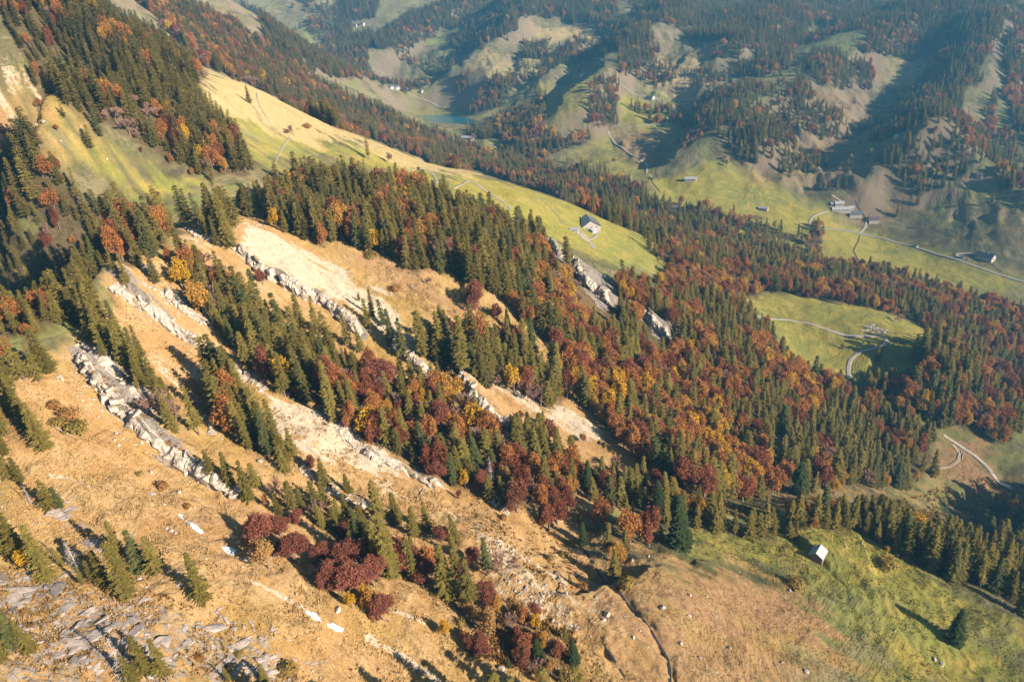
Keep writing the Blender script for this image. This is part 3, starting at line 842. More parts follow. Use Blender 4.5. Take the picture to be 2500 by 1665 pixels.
# ------------------------------------------------------------------ trees read one by one from the picture
# tile: origin; entries: kind, base column, base row, length up the picture (tile units of 0.3609 px)
TILES = {7: (0, 1105), 8: (830, 1105), 9: (1650, 1105), 4: (0, 550), 5: (830, 550), 6: (1650, 550), 1: (0, 0), 2: (830, 0), 3: (1650, 0)}
HAND = {
7: '''s 60 180 230 s 150 210 200 n 210 340 130 s 350 390 230 s 420 390 180 s 60 700 330 s 170 750 380 s 320 860 400 y 190 800 170 s 420 760 150 n 540 810 230
s 870 980 400 s 720 900 260 s 560 900 150 s 640 880 170 s 830 740 300 s 960 800 300 s 1070 830 290 s 1380 1000 350 s 100 1330 380 s 200 1340 240 s 10 1400 300
n 860 1540 320 s 1010 1545 330 s 1130 1552 310 s 900 1545 190 s 1560 1565 130 s 1800 1565 150 w 1940 1480 60 w 1350 1400 40 w 1610 1370 30 w 1100 240 50 w 1270 370 30 w 940 150 25
s 1440 150 180 s 1560 230 250 s 1680 320 280 r 1520 180 80 s 1900 430 160 s 1990 400 220 b 1900 300 180 o 1810 365 100 s 1740 250 190 s 2040 390 150 s 1930 130 190
r 2110 100 100 s 2200 220 190 s 2280 530 170 r 1780 640 250 g 1820 785 240 r 2000 740 210 r 2020 480 110 r 2200 760 180 r 2310 800 170 r 2250 940 230 r 2370 950 240 b 2190 880 150 r 2330 700 130 b 2150 420 120 r 1900 560 150''',
8: '''r 20 780 200 r 80 920 220 r 10 900 190 r 110 740 180 r 240 900 220 r 60 560 110 s 270 480 300 s 390 480 210 s 130 570 200 s 350 840 400 s 290 640 240 o 205 680 160 y 270 780 200 r 420 820 270
s 510 870 310 s 600 530 210 s 500 560 190 r 690 600 120 r 590 880 180 s 730 980 360 s 790 620 210 s 790 840 280 s 890 1060 350 r 900 760 140 r 990 1050 200 s 1000 830 260 b 1100 830 160
r 830 850 140 y 180 1000 120 r 300 1130 190 o 210 1070 150 y 80 1050 110 o 850 1020 70 g 1010 1240 210 g 1180 1110 150 r 1330 1120 110 y 1330 1200 110 o 850 1280 90 r 970 1370 170
r 880 1330 110 y 720 1240 130 r 1230 1430 150 r 1200 1240 80 d 1350 1400 140 s 1530 1290 120 d 1590 1420 160 g 1450 1350 90 r 1480 1390 130 b 1340 1500 110 g 1430 1490 110 y 1570 1556 80
d 1140 1450 60 o 1340 1556 60 s 1500 1560 90 s 510 80 130 r 660 175 130 s 770 230 240 y 850 240 140 r 870 100 100 r 960 240 130 n 1030 230 220 g 1110 240 160 r 1200 400 230 r 1160 100 100
b 1270 130 120 s 1390 270 260 r 1370 370 180 r 1410 520 180 r 1470 480 190 r 1520 200 180 s 1480 260 140 d 1080 390 60 w 1110 450 35 r 810 310 70 s 60 270 140
d 1680 250 200 s 1720 330 170 s 1770 190 170 s 1860 290 200 s 1930 330 190 b 1900 160 160 r 1770 480 180 o 1960 610 240 r 2090 630 290 d 2160 400 220 s 2060 330 110 s 2210 480 200 d 2290 640 330
s 2170 600 110 y 2230 540 45 d 1650 620 150 s 1820 700 230 o 1870 740 150 s 1930 660 150 s 1860 860 210 w 1940 910 110 s 1620 480 90 s 1940 400 100 s 1985 390 75 s 1750 560 120
w 820 1160 40 w 1420 730 40 w 1500 700 30 w 1640 930 50 w 1560 620 30 s 1560 880 60''',
9: '''s 110 270 300 s 200 280 220 s 260 290 280 s 370 310 310 y 470 240 200 o 525 260 200 o 620 250 230 o 690 280 240 o 740 230 190 d 840 280 230 s 930 270 150 r 1000 240 210 r 930 180 190
y 1075 270 100 y 150 275 50 s 1090 200 220 s 1190 200 200 b 1260 210 120 s 1400 240 150 o 1425 230 90 r 1520 180 90 o 1620 200 85 y 1770 160 55 s 1740 160 190 s 1660 150 150
d 30 640 330 s 140 510 150 s 270 540 180 s 400 560 180 s 500 590 200 s 570 590 180 s 660 580 120 s 780 590 140 s 815 560 100 s 845 520 90 o 935 528 90
s 1010 510 150 s 1080 510 180 s 1150 520 150 s 1200 470 150 s 1280 560 170 s 1350 560 190 s 1430 560 200 s 1490 670 170 s 1730 790 290 s 1830 790 280 s 1960 840 190 s 2070 880 280
s 2130 850 200 s 2190 880 270 s 2330 1080 200 o 2130 850 75 w 805 900 90 d 1885 1285 225 w 1425 765 110 y 1425 680 50''',
4: '''s 265 560 310 s 215 545 270 o 400 480 180 s 470 620 350 s 560 640 370 s 640 760 330 s 720 850 360 o 560 640 80 n 600 740 70 s 700 880 180 s 800 900 240 s 870 950 210 s 960 900 240
s 1060 1130 290 s 1150 1250 240 s 940 1110 120 s 1180 1400 290 o 100 700 240 o 60 900 190 o 200 760 120 s 170 1050 320 s 330 1000 340 s 270 1060 290 n 40 1050 140 s 100 1250 290 s 200 1400 320
s 300 1510 340 s 40 1552 180 w 370 1230 50 w 450 1300 90 w 510 1400 90 w 380 1350 50 s 870 430 250 s 950 270 270 s 1060 390 240 r 1150 260 120 w 1210 310 50 n 1290 530 140 s 1310 520 150
s 1330 350 270 s 1420 520 280 s 1500 400 240 b 1510 570 220 s 1640 600 340 s 1530 770 190 r 1780 400 120 s 1800 700 220 y 1700 760 160 s 1840 680 190 y 1910 830 130 s 1690 980 270
s 1860 1030 240 s 1930 1160 310 s 2010 1100 270 s 2080 1190 290 s 2150 1020 280 r 2000 1180 90 s 1950 830 280 s 2040 700 240 s 2150 740 270 s 2230 870 300 s 2260 1330 330 s 2200 1150 250
s 1540 1200 320 s 1620 1380 330 n 1620 1300 140 s 1700 1350 290 s 1800 1450 270 s 1900 1552 290 s 1980 1552 190 s 1350 1420 360 y 1760 1440 70 b 1200 1350 160 s 830 200 250 s 780 330 200''',
5: '''s 220 620 190 s 300 700 210 s 355 820 260 s 425 860 240 s 200 720 230 s 130 510 60 n 500 440 60 s 700 760 220 s 760 1000 390 s 830 990 380 s 690 860 290 s 960 990 250 s 900 940 190 s 985 1000 250 s 960 745 55 d 1140 710 150 r 920 570 210 r 1060 640 120 s 1080 470 190 s 1050 380 290
s 1190 430 240 o 1170 560 120 y 1280 575 150 o 1400 570 120 s 1480 830 340 r 1530 600 100 r 1670 680 130 s 1640 870 190 s 1600 700 150 y 1905 920 110 o 1550 890 120 y 1490 1010 110
y 1590 1080 140 s 1540 1130 170 s 1660 1180 140 r 1690 1050 160 r 1820 1180 150 r 1820 1300 120 s 1740 900 140 s 1890 800 140 r 1820 740 120 r 2030 860 150 r 2040 1030 180 s 1980 1100 170
s 1220 1100 220 s 1290 1120 240 s 1100 960 190 s 1370 1010 160 b 1180 1080 90 s 1340 1140 240 r 1400 1200 130 s 640 1130 210 s 500 1140 270 s 420 1080 240 s 680 1110 190
r 300 1110 230 r 50 920 90 s 150 870 220 s 60 830 240 y 220 1200 80 r 110 1100 130 r 530 1250 140 r 690 1400 240 r 410 1290 120 r 240 1430 170 s 330 1500 290 s 110 1300 200 s 450 1500 270
s 570 1552 230 s 780 1552 190 s 870 1290 160 r 870 1400 130 b 960 1450 150 b 1090 1552 170 r 990 1552 150 s 1150 1500 110 s 1280 1400 140 r 1230 1330 90 s 1370 1370 120 r 1400 1552 120
o 1650 1470 70 y 680 1500 70 s 1900 1400 240 s 1960 1400 200 y 245 180 180 w 370 440 40 w 210 215 50 s 1220 810 70 d 1225 800 80 n 830 130 130 y 1350 60 60 s 1900 600 160 s 1950 680 180
n 2010 420 110 y 2310 1000 90 b 590 400 60''',
6: '''b 110 235 80 o 455 520 80 r 1170 550 130 y 1350 570 120 s 1280 560 130 o 1410 590 60 b 1515 660 75 o 1670 690 60 r 1770 910 100 s 1130 835 50 s 1360 915 100 s 1385 890 70
s 680 460 160 s 640 440 130 b 990 500 110 o 550 490 100 o 320 840 110 y 540 1320 60 o 730 1180 110 y 60 1090 150 o 830 1150 100 o 1900 1300 240 o 2090 1300 200 y 1690 1220 120 y 1790 1180 100
r 2250 820 150 o 2120 830 120 o 1960 920 90 r 1700 1060 110''',
1: '''s 620 1020 190 s 280 810 110 s 440 800 110 r 390 890 60 s 1690 700 130 s 680 930 230 s 170 960 190 r 30 930 110 r 390 1170 150 s 1690 1120 190 r 1560 1060 190 o 1470 1010 130 s 1560 900 130
b 880 920 170 b 960 950 110 r 1060 770 110 y 1150 790 130 y 1245 830 90 y 710 290 70 y 770 385 60 r 1160 1110 80 r 960 1035 50 r 1310 920 90 o 1310 1190 70 b 1990 920 90 w 2075 865 35
s 1440 1230 180 s 1360 1190 170 y 1880 1550 170 o 1480 1310 60 s 250 590 200''',
2: '''s 195 1080 170 b 320 1110 90 y 1095 1015 45 y 1440 1325 45 s 380 1380 260 o 600 1370 80 o 640 1552 130 s 1580 0 1''',
3: '''o 1670 1265 60 o 1405 960 50 y 345 1130 55 s 1240 980 40'''
}
def up_len(p):
    """Picture length of one metre upright at world point p."""
    def pr(q):
        d = q - CAMP; z = d @ FWD
        return np.array([FOC * (d @ RIGHT) / z, -FOC * (d @ UPV) / z])
    return np.linalg.norm(pr(p + [0, 0, 1.0]) - pr(p))
def to_picture(p):
    d = np.asarray(p) - CAMP; z = d @ FWD
    return np.stack([1250 + FOC * (d @ RIGHT) / z, 832.5 - FOC * (d @ UPV) / z, z], -1)
LIM = {'s': (4, 34), 'd': (4, 30), 'r': (4, 20), 'c': (4, 20), 'o': (3, 20), 'y': (2.5, 17), 'g': (3, 17), 'b': (4, 18), 'n': (5, 15), 'w': (1.0, 4.5)}
TREES = []                          # kind, x, y, height
for tl, txt in HAND.items():
    x0, y0 = TILES[tl]; v = txt.split()
    for i in range(0, len(v), 4):
        k, tx, ty, ln = v[i], float(v[i + 1]), float(v[i + 2]), float(v[i + 3])
        if ln < 5: continue
        if k == 'r' and (tl == 7 or (tl == 8 and tx < 1300) or (tl == 5 and ln > 160)): k = 'c'
        p = cast(x0 + tx * .3609, y0 + ty * .3609)
        if np.hypot(p[0], p[1]) > 3500: continue
        h = float(np.clip(ln * .3609 / up_len(p), *LIM[k]))
        TREES.append((k, p[0], p[1], h, 1))
n_hand = len(TREES)

# ------------------------------------------------------------------ woods: outline of the tree feet, spacing, height range, mix of kinds
WOODS = [
 ('upper-left wood', 6.0, 15, 23, 's88 r4 o4 y1 b3', '-60 -60 0 30 60 165 130 245 200 290 260 320 330 350 430 400 500 425 620 430 612 390 540 300 475 225 500 205 455 150 430 120 300 50 240 -10 200 -60'),
 ('left gully wood', 5.2, 16, 25, 's86 r5 o5 b4', '-60 330 60 375 120 410 180 455 230 500 270 540 310 560 300 575 250 570 150 565 60 560 -60 560'),
 ('gully bottom wood', 5.4, 10, 16, 's86 r5 o5 b4', '-60 540 60 540 150 540 250 545 275 570 265 640 230 720 180 790 100 830 -60 830'),
 ('middle wood', 5.6, 18, 27, 's76 r9 o7 y2 b5', '270 560 430 560 560 545 680 500 740 455 860 455 960 475 1040 490 1155 535 1230 572 1335 605 1400 650 1400 700 1330 760 1250 750 1150 690 1060 660 1010 672 960 640 900 622 830 590 780 610 740 580 700 570 640 530 610 520 590 540 560 610 520 600 430 560 420 600 340 650 290 690 275 640 290 560'),
 ('slope wood', 5.5, 14, 24, 's42 r22 o23 y8 b5', '1335 605 1461 678 1560 715 1660 755 1760 805 1866 860 1960 905 2047 950 2060 975 2000 1000 1900 1060 1880 1200 1750 1225 1650 1185 1540 1120 1480 1050 1400 960 1375 890 1255 780 1290 690'),
 ('lower slope wood', 5.6, 13, 21, 's80 r7 o9 y3 b1', '1900 1040 2000 1000 2070 975 2140 990 2230 1020 2275 1060 2285 1140 2200 1195 2050 1190 1900 1200'),
 ('strip wood', 5.4, 16, 26, 's72 r9 o3 y3 b7', '435 640 470 650 550 690 610 740 660 780 760 830 800 870 880 900 860 960 820 1010 760 985 680 960 620 900 560 840 500 780 450 710'),
 ('strip wood low', 5.2, 13, 21, 's45 r32 o7 y4 b10', '880 900 960 930 1060 950 1150 990 1250 1040 1340 1080 1400 1100 1430 1160 1400 1250 1330 1270 1230 1250 1150 1215 1090 1190 980 1130 880 1080 830 1020 860 960'),
 ('rib wood', 5.2, 17, 26, 's82 r10 b6 y2', '1020 865 1070 850 1140 825 1230 862 1330 880 1395 960 1355 1015 1290 985 1200 948 1130 915 1060 900'),
 ('narrow rib wood', 5.2, 15, 24, 's88 r4 b5', '180 770 250 790 310 850 370 930 430 1010 470 1090 440 1080 370 1000 310 930 250 850'),
 ('second rib wood', 5.2, 15, 24, 's85 r8 b5', '510 890 560 940 620 1010 690 1090 740 1150 700 1165 620 1120 560 1060 510 1000'),
 ('corner wood', 7.0, 12, 20, 's95 b5', '-60 880 20 900 50 960 90 1030 110 1090 60 1110 -60 1080'),
 ('bottom wood', 6.0, 9, 15, 's75 r15 b8', '720 1200 800 1240 880 1290 930 1330 1060 1400 1100 1430 1080 1450 1000 1420 900 1360 800 1300 740 1260'),
 ('lower red wood', 6.0, 7, 12, 's10 r50 o20 g12 b8', '1120 1470 1200 1480 1300 1510 1370 1560 1420 1600 1420 1690 1330 1670 1280 1600 1200 1560 1130 1530'),
 ('meadow edge wood', 6.0, 10, 18, 's70 r15 o10 y5', '1410 1150 1500 1160 1600 1190 1700 1230 1760 1265 1700 1270 1620 1260 1560 1250 1500 1240 1440 1220'),
 ('knoll wood', 6.0, 13, 20, 's93 r2 o3 y2', '1700 1262 1800 1290 1900 1290 1990 1270 2060 1260 2150 1265 2250 1290 2330 1320 2400 1360 2460 1420 2500 1490 2440 1450 2380 1430 2290 1410 2240 1380 2190 1350 2120 1310 2010 1290 1900 1300 1800 1310'),
 ('corner shade wood', 7.0, 14, 20, 's95 o5', '2400 1240 2560 1200 2560 1560 2510 1540 2470 1440 2430 1360'),
 ('far flank wood', 7.6, 16, 26, 's66 r14 o8 y2 b10', '330 0 450 15 560 50 650 120 760 185 850 240 960 285 1030 320 1100 345 1190 380 1290 395 1420 420 1520 450 1640 515 1700 550 1850 595 1960 635 1990 660 1900 680 1800 660 1700 640 1650 618 1552 567 1443 521 1371 488 1227 440 1148 412 1111 415 1047 398 902 340 830 318 776 292 686 247 613 212 520 175 455 135'),
 ('belt below the road meadow', 7.5, 14, 21, 's45 r27 o16 y3 b9', '1600 622 1700 600 1850 610 1980 645 2130 655 2280 695 2400 735 2560 775 2560 1030 2500 1050 2460 1090 2400 1070 2340 1050 2280 1010 2225 960 2240 905 2300 860 2280 815 2230 785 2130 755 2020 735 1880 712 1790 735 1740 720 1650 660'),
 ('saddle wood', 6.2, 13, 20, 's55 r25 o14 y2 b4', '1600 690 1640 662 1700 655 1745 670 1790 735 1850 790 1900 850 1866 862 1760 807 1660 757'),
 ('clearing rim wood', 6.0, 22, 29, 's80 r12 o8', '2232 880 2290 852 2380 880 2400 950 2330 965 2260 930'),
 ('closing wood', 6.0, 18, 26, 's82 r8 o8 y2', '2100 965 2180 942 2260 930 2330 965 2340 1045 2290 1045 2230 1008 2150 992'),
 ('creek wood', 9, 13, 22.44, 's55 o20 b20 r5', '1650 500 1720 508 1812 535 1900 560 1975 585 1970 598 1880 580 1780 552 1650 520'),
 ('creek wood low', 9, 11.7, 19.8, 'b50 o30 s20', '1980 545 2005 560 2008 640 1985 640 1975 600'),
 ('lake wood', 9, 18.2, 27.72, 's92 r5 o3', '523 -20 850 -20 850 195 758 180 686 152 632 75 660 47 590 10'),
 ('lake wood', 9, 18.2, 27.72, 's92 r5 o3', '830 -20 931 -20 920 43 884 51 830 51'),
 ('lake wood', 9, 18.2, 27.72, 's80 r15 o5', '830 83 913 79 902 155 877 195 830 195'),
 ('north wood', 9, 18.2, 27.72, 's92 r5 o3', '992 40 1191 -20 1198 22 1184 40 1083 72 1028 108 992 123 920 123 913 94'),
 ('north wood', 9, 18.2, 27.72, 's75 r15 o8 y2', '1191 29 1270 47 1263 83 1173 119 1101 119 1155 61'),
 ('north wood', 9, 18.2, 27.72, 's90 r5 o5', '1274 36 1277 -20 1462 -20 1516 29 1498 47 1425 72 1371 47'),
 ('spur wood', 9, 18.2, 27.72, 's90 r5 o5', '1462 54 1552 65 1606 108 1606 137 1552 170 1527 195 1508 191 1516 144 1472 101'),
 ('spur wood', 9, 16.9, 25.08, 's80 r10 o10', '1277 105 1335 105 1335 137 1281 144'),
 ('lake shore wood', 9, 16.9, 25.08, 's60 r30 o10', '1115 180 1151 180 1144 217 1115 238'),
 ('lake shore wood', 9, 16.9, 25.08, 's60 r20 o15 y5', '1256 195 1209 195 1155 253 1144 285 1191 274 1256 217'),
 ('valley wood', 9, 16.9, 26.4, 's55 r10 o12 y8 b15', '1220 289 1281 260 1328 274 1335 325 1389 354 1444 325 1444 346 1389 365 1317 397 1245 383 1205 318'),
 ('valley wood', 9, 16.9, 26.4, 's60 r25 b15', '1454 195 1508 202 1508 307 1472 328 1440 307 1440 245'),
 ('valley wood', 9, 16.9, 26.4, 's95 b5', '1144 318 1205 314 1205 343 1155 343'),
 ('gully brush wood', 10, 9.1, 15.84, 'b60 o30 s10', '1650 350 1690 325 1715 300 1730 312 1700 345 1665 372'),
 ('shaded far wood', 9, 18.2, 26.4, 's95 r5', '1560 -20 1794 -20 1758 54 1680 72 1640 60 1600 20'),
 ('mountain wood', 9, 18.2, 26.4, 's84 r9 o5 b2', '1794 -20 1957 -20 2282 -20 2444 22 2444 90 2390 173 2354 231 2336 289 2282 361 2245 390 2245 343 2282 307 2191 281 2191 253 2264 162 2274 126 2173 144 2101 137 2119 72 1993 54 1957 101 1924 173 1852 170 1859 126 1776 173 1776 130 1812 105 1682 105 1686 79'),
 ('mountain wood', 9, 16.9, 26.4, 's80 r10 o10', '1986 134 2029 134 2069 155 2134 166 2130 224 2065 224 1993 224 1957 281 1931 267 1939 202'),
 ('mountain wood', 9, 16.9, 26.4, 's88 r5 o4 b3', '1903 267 1924 278 1881 339 1852 401 1805 397 1769 361 1794 310 1867 300'),
 ('mountain wood', 9, 16.9, 26.4, 's90 o5 r5', '2162 383 2256 379 2264 451 2227 473 2184 462 2155 415'),
 ('mountain wood', 9, 16.9, 26.4, 's65 r20 o15', '2540 50 2498 72 2451 126 2455 253 2480 307 2500 361 2560 380'),
 ('mountain wood', 9, 16.9, 26.4, 's55 r15 b20 o10', '2372 310 2426 318 2408 368 2354 408 2347 379'),
 ('mountain wood', 9, 16.9, 26.4, 's50 o30 r20', '2426 217 2433 253 2419 310 2401 300'),
 ('mountain wood', 9, 16.9, 26.4, 's70 o10 r20', '2437 426 2462 422 2495 444 2560 480 2560 520 2500 480 2444 469'),
]
CLEARINGS = ['1390 636 1440 636 1500 688 1520 745 1535 810 1490 815 1420 780 1395 700', '1556 762 1640 800 1655 885 1600 890 1560 830', '1318 572 1350 578 1382 635 1392 690 1345 665', '1118 918 1250 1040 1262 1095 1190 1075 1110 990', '955 828 1052 912 1060 965 1000 960 955 900', '570 602 640 655 720 702 850 785 890 825 885 860 780 800 640 725 570 660',
 '272 700 400 785 540 880 600 922 600 950 500 900 380 830 275 750', '180 838 300 905 370 1000 480 1140 605 1220 600 1245 460 1180 290 1040 180 900', '540 20 600 0 640 60 660 78 620 76 560 50', '2160 1170 2290 1075 2330 1080 2420 1110 2440 1160 2350 1180 2250 1200']
clr = [world_line(c) for c in CLEARINGS]
hand_xy = np.array([(t[1], t[2]) for t in TREES])
taken = {}
def cell(x, y): return (int(x // 6), int(y // 6))
for x, y in hand_xy: taken.setdefault(cell(x, y), []).append((x, y))
def free(x, y, d):
    cx_, cy_ = cell(x, y)
    for i in (-1, 0, 1):
        for j in (-1, 0, 1):
            for (a, b_) in taken.get((cx_ + i, cy_ + j), ()):
                if (a - x) ** 2 + (b_ - y) ** 2 < d * d: return False
    return True
WOODPOLY = []
for nm, sp, h0, h1, mix, txt in WOODS:
    P = world_line(txt)
    WOODPOLY.append(P)
    lo, hi = P.min(0), P.max(0)
    nx, ny = int((hi[0] - lo[0]) / sp) + 1, int((hi[1] - lo[1]) / sp) + 1
    gx, gy = np.meshgrid(np.arange(nx), np.arange(ny))
    x = (lo[0] + (gx + 0.5 * (gy % 2)) * sp + RNG.uniform(-.42, .42, gx.shape) * sp).ravel()
    y = (lo[1] + gy * sp + RNG.uniform(-.42, .42, gx.shape) * sp).ravel()
    d = poly_dist(P, x, y) + 2.2 * vnoise(x / 14, y / 14, 5) * (1 if sp < 8 else 3)
    keep = (d > 0)
    if sp > 8: keep &= vnoise(x / 60, y / 60, 15) > -0.75
    for c in clr: keep &= poly_dist(c, x, y) < 0
    x, y = x[keep], y[keep]
    ks = [(m_[0], float(m_[1:])) for m_ in mix.split()]
    pk = np.cumsum([k_[1] for k_ in ks]); pk /= pk[-1]
    # kinds gather in patches: choose by a smooth noise blended with chance
    u = np.clip(0.5 + 0.62 * vnoise(x / 24, y / 24, 91) , 0, 1) * 0.55 + RNG.random(len(x)) * 0.45
    u = np.argsort(np.argsort(u)) / max(1, len(u))
    size = np.clip(0.5 + 0.5 * vnoise(x / 30, y / 30, 92) + RNG.normal(0, .42, len(x)), -0.55, 1.15)
    for i in range(len(x)):
        k = ks[int(np.searchsorted(pk, u[i]))][0] if u[i] < 1 else ks[-1][0]
        if sp < 8 and not free(x[i], y[i], 3.2): continue
        hh = h0 + (h1 - h0) * size[i]
        if k in 'royg': hh *= 0.85
        if k == 'b': hh *= 0.7
        TREES.append((k, x[i], y[i], float(hh), 0))
        taken.setdefault(cell(x[i], y[i]), []).append((x[i], y[i]))
P = world_line('600 -20 830 -20 1300 -20 1800 -20 2300 -20 2540 -20 2540 470 2440 500 2300 470 2150 490 2040 470 1900 420 1780 400 1640 300 1500 320 1380 300 1250 280 1100 240 1000 225 860 200 700 100')
lo, hi = P.min(0), P.max(0)
x = RNG.uniform(lo[0], hi[0], 60000); y = RNG.uniform(lo[1], hi[1], 60000)
kk_ = (poly_dist(P, x, y) > 0) & (fbm(x / 120, y / 120, 3, 97) > np.where(x > 450, 0.22, 0.40))
for q in np.nonzero(kk_)[0]:
    if free(x[q], y[q], 6.5):
        TREES.append(('s' if RNG.random() < .86 else 'r' if RNG.random() < .6 else 'o', x[q], y[q], float(RNG.uniform(13, 25)), 0)); taken.setdefault(cell(x[q], y[q]), []).append((x[q], y[q]))
# a few loners and field trees across the valley
LONE = '''s 1190 60 s 1400 140 b 1330 330 o 1500 400 s 1240 100 o 1345 100 o 1350 120 s 1030 150 s 900 120 s 1090 90 s 1385 400 s 2360 300 s 2420 500 b 2250 560 s 2010 460 s 1680 180 o 1735 215 o 1760 200
o 1820 200 o 1835 185 o 1745 210 b 1700 300 s 1690 312 b 1780 400 s 2190 530 s 1900 600 s 2240 505 s 1005 630 b 1770 395 s 1480 140 s 1260 300 s 960 210 s 1010 120 b 1610 440 b 1640 400 o 1380 140 s 1290 160
s 1150 590 s 1130 120 s 1620 590 s 1590 600 s 1610 610 s 1575 585 s 1585 610 s 1600 625 o 1612 632 b 1620 640 s 1595 590'''
v = LONE.split()
for i in range(0, len(v), 3):
    p = cast(float(v[i + 1]), float(v[i + 2]))
    TREES.append((v[i], p[0], p[1], {'s': 20, 'o': 12, 'b': 11}[v[i]] * (0.85 + 0.3 * RNG.random()), 1))
print('trees', len(TREES), 'by hand', n_hand, round(time.time() - T0, 1))
# ------------------------------------------------------------------ the ground sheet
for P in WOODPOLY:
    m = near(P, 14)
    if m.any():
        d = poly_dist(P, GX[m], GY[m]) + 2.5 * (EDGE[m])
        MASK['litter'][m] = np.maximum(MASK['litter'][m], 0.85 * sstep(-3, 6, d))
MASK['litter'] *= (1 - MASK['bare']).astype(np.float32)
nA = len(AZ)
co = np.stack([GX, GY, GZ], -1).reshape(-1, 3)
co = np.vstack([co, [[0, 0, float(GZ[:, 0].mean())]]])
ia = np.arange(nA)[:, None]; ir = np.arange(NR - 1)[None]
ib = (ia + 1) % nA
quads = np.stack([ia * NR + ir, ia * NR + ir + 1, ib * NR + ir + 1, ib * NR + ir], -1).reshape(-1, 4)
c0 = len(co) - 1
fan = np.stack([np.full(nA, c0), np.arange(nA) * NR, ((np.arange(nA) + 1) % nA) * NR], -1)
me = mesh_from('terrain', co, [quads[:, ::-1], fan[:, ::-1]], [MAT['ground']], smooth=True)
for nm, chs in (('m1', CH[:4]), ('m2', CH[4:])):
    a = me.attributes.new(nm, 'FLOAT_COLOR', 'POINT')
    dat = np.zeros((len(co), 4), np.float32)
    for k, c in enumerate(chs): dat[:-1, k] = MASK[c].ravel()
    a.data.foreach_set('color', dat.ravel())
TERRAIN = tag(link('terrain', me), 'steep autumn mountainside falling to a green valley', kind='structure')
print('terrain', round(time.time() - T0, 1), len(quads) * 2, 'tris')
# ------------------------------------------------------------------ place the trees: the ones that show largest singly, the rest as stands
for q in range(240):  # spruces set out of view on the added rise, shading the right-hand corner
    wx, wy = RNG.uniform(345, 520), RNG.uniform(215, 345)
    if math.degrees(math.atan2(wx, wy)) > 47.5 and free(wx, wy, 5.0):
        TREES.append(('s', wx, wy, float(RNG.uniform(16, 24)), 0)); taken.setdefault(cell(wx, wy), []).append((wx, wy))
for (sx_, sy_, hh, k) in ((870, 1625, 24, 's'), (950, 1590, 26, 's'), (1010, 1612, 22, 's'), (1120, 1570, 28, 's'), (1165, 1600, 26, 's'), (1075, 1585, 25, 's'), (1235, 1635, 20, 's'), (900, 1650, 20, 's'), (540, 1600, 26, 's'), (640, 1640, 22, 's')):
    p = cast(sx_, sy_)
    for L_ in np.arange(6, 90, 0.5):       # walk towards the sun to the foot of the tree that throws this shadow
        q = p[:2] + np.array([math.sin(SUN_AZ), math.cos(SUN_AZ)]) * L_
        if float(ground(q[0], q[1])) + hh < p[2] + L_ * math.tan(SUN_EL): break
    pt_ = to_picture(np.array([q[0], q[1], float(ground(q[0], q[1])) + hh * .8]))
    if pt_[1] > 1640:
        TREES.append((k, q[0], q[1], hh, 0))
TK = np.array([t[0] for t in TREES]); TX = np.array([t[1] for t in TREES]); TY = np.array([t[2] for t in TREES])
TH = np.array([t[3] for t in TREES]); THAND = np.array([t[4] for t in TREES])
TZ = ground(TX, TY)
PIC = to_picture(np.stack([TX, TY, TZ], -1))
MID = to_picture(np.stack([TX, TY, TZ + TH * 0.6], -1))
size_px = TH * FOC / PIC[:, 2]
inview = (MID[:, 0] > -40) & (MID[:, 0] < 2540) & (MID[:, 1] > -30) & (MID[:, 1] < 1700)
# is the upper crown hidden behind nearer ground?
seen = inview.copy()
ex = np.stack([TX, TY, TZ + TH * 0.85], -1)
for f in np.linspace(0.3, 0.985, 46):
    q = CAMP + (ex - CAMP) * f
    seen &= q[:, 2] > ground(q[:, 0], q[:, 1])
rank = size_px * np.where(seen, 1, 0) * np.where(THAND == 1, 1.5, 1.0)
SINGLE = np.zeros(len(TREES), bool)
LIMIT = {'spruce_tree': 300, 'fir_tree': 60, 'beech_tree': 270, 'maple_tree': 110, 'ochre_tree': 60, 'bare_tree': 90, 'dead_tree': 40, 'shrub': 60}
for nm, lim in LIMIT.items():
    idx = np.array([i for i in range(len(TREES)) if KIND[TK[i]]['name'] == nm], int)
    if not len(idx): continue
    idx = idx[np.argsort(-rank[idx])][:lim]
    SINGLE[idx[rank[idx] > 0]] = True

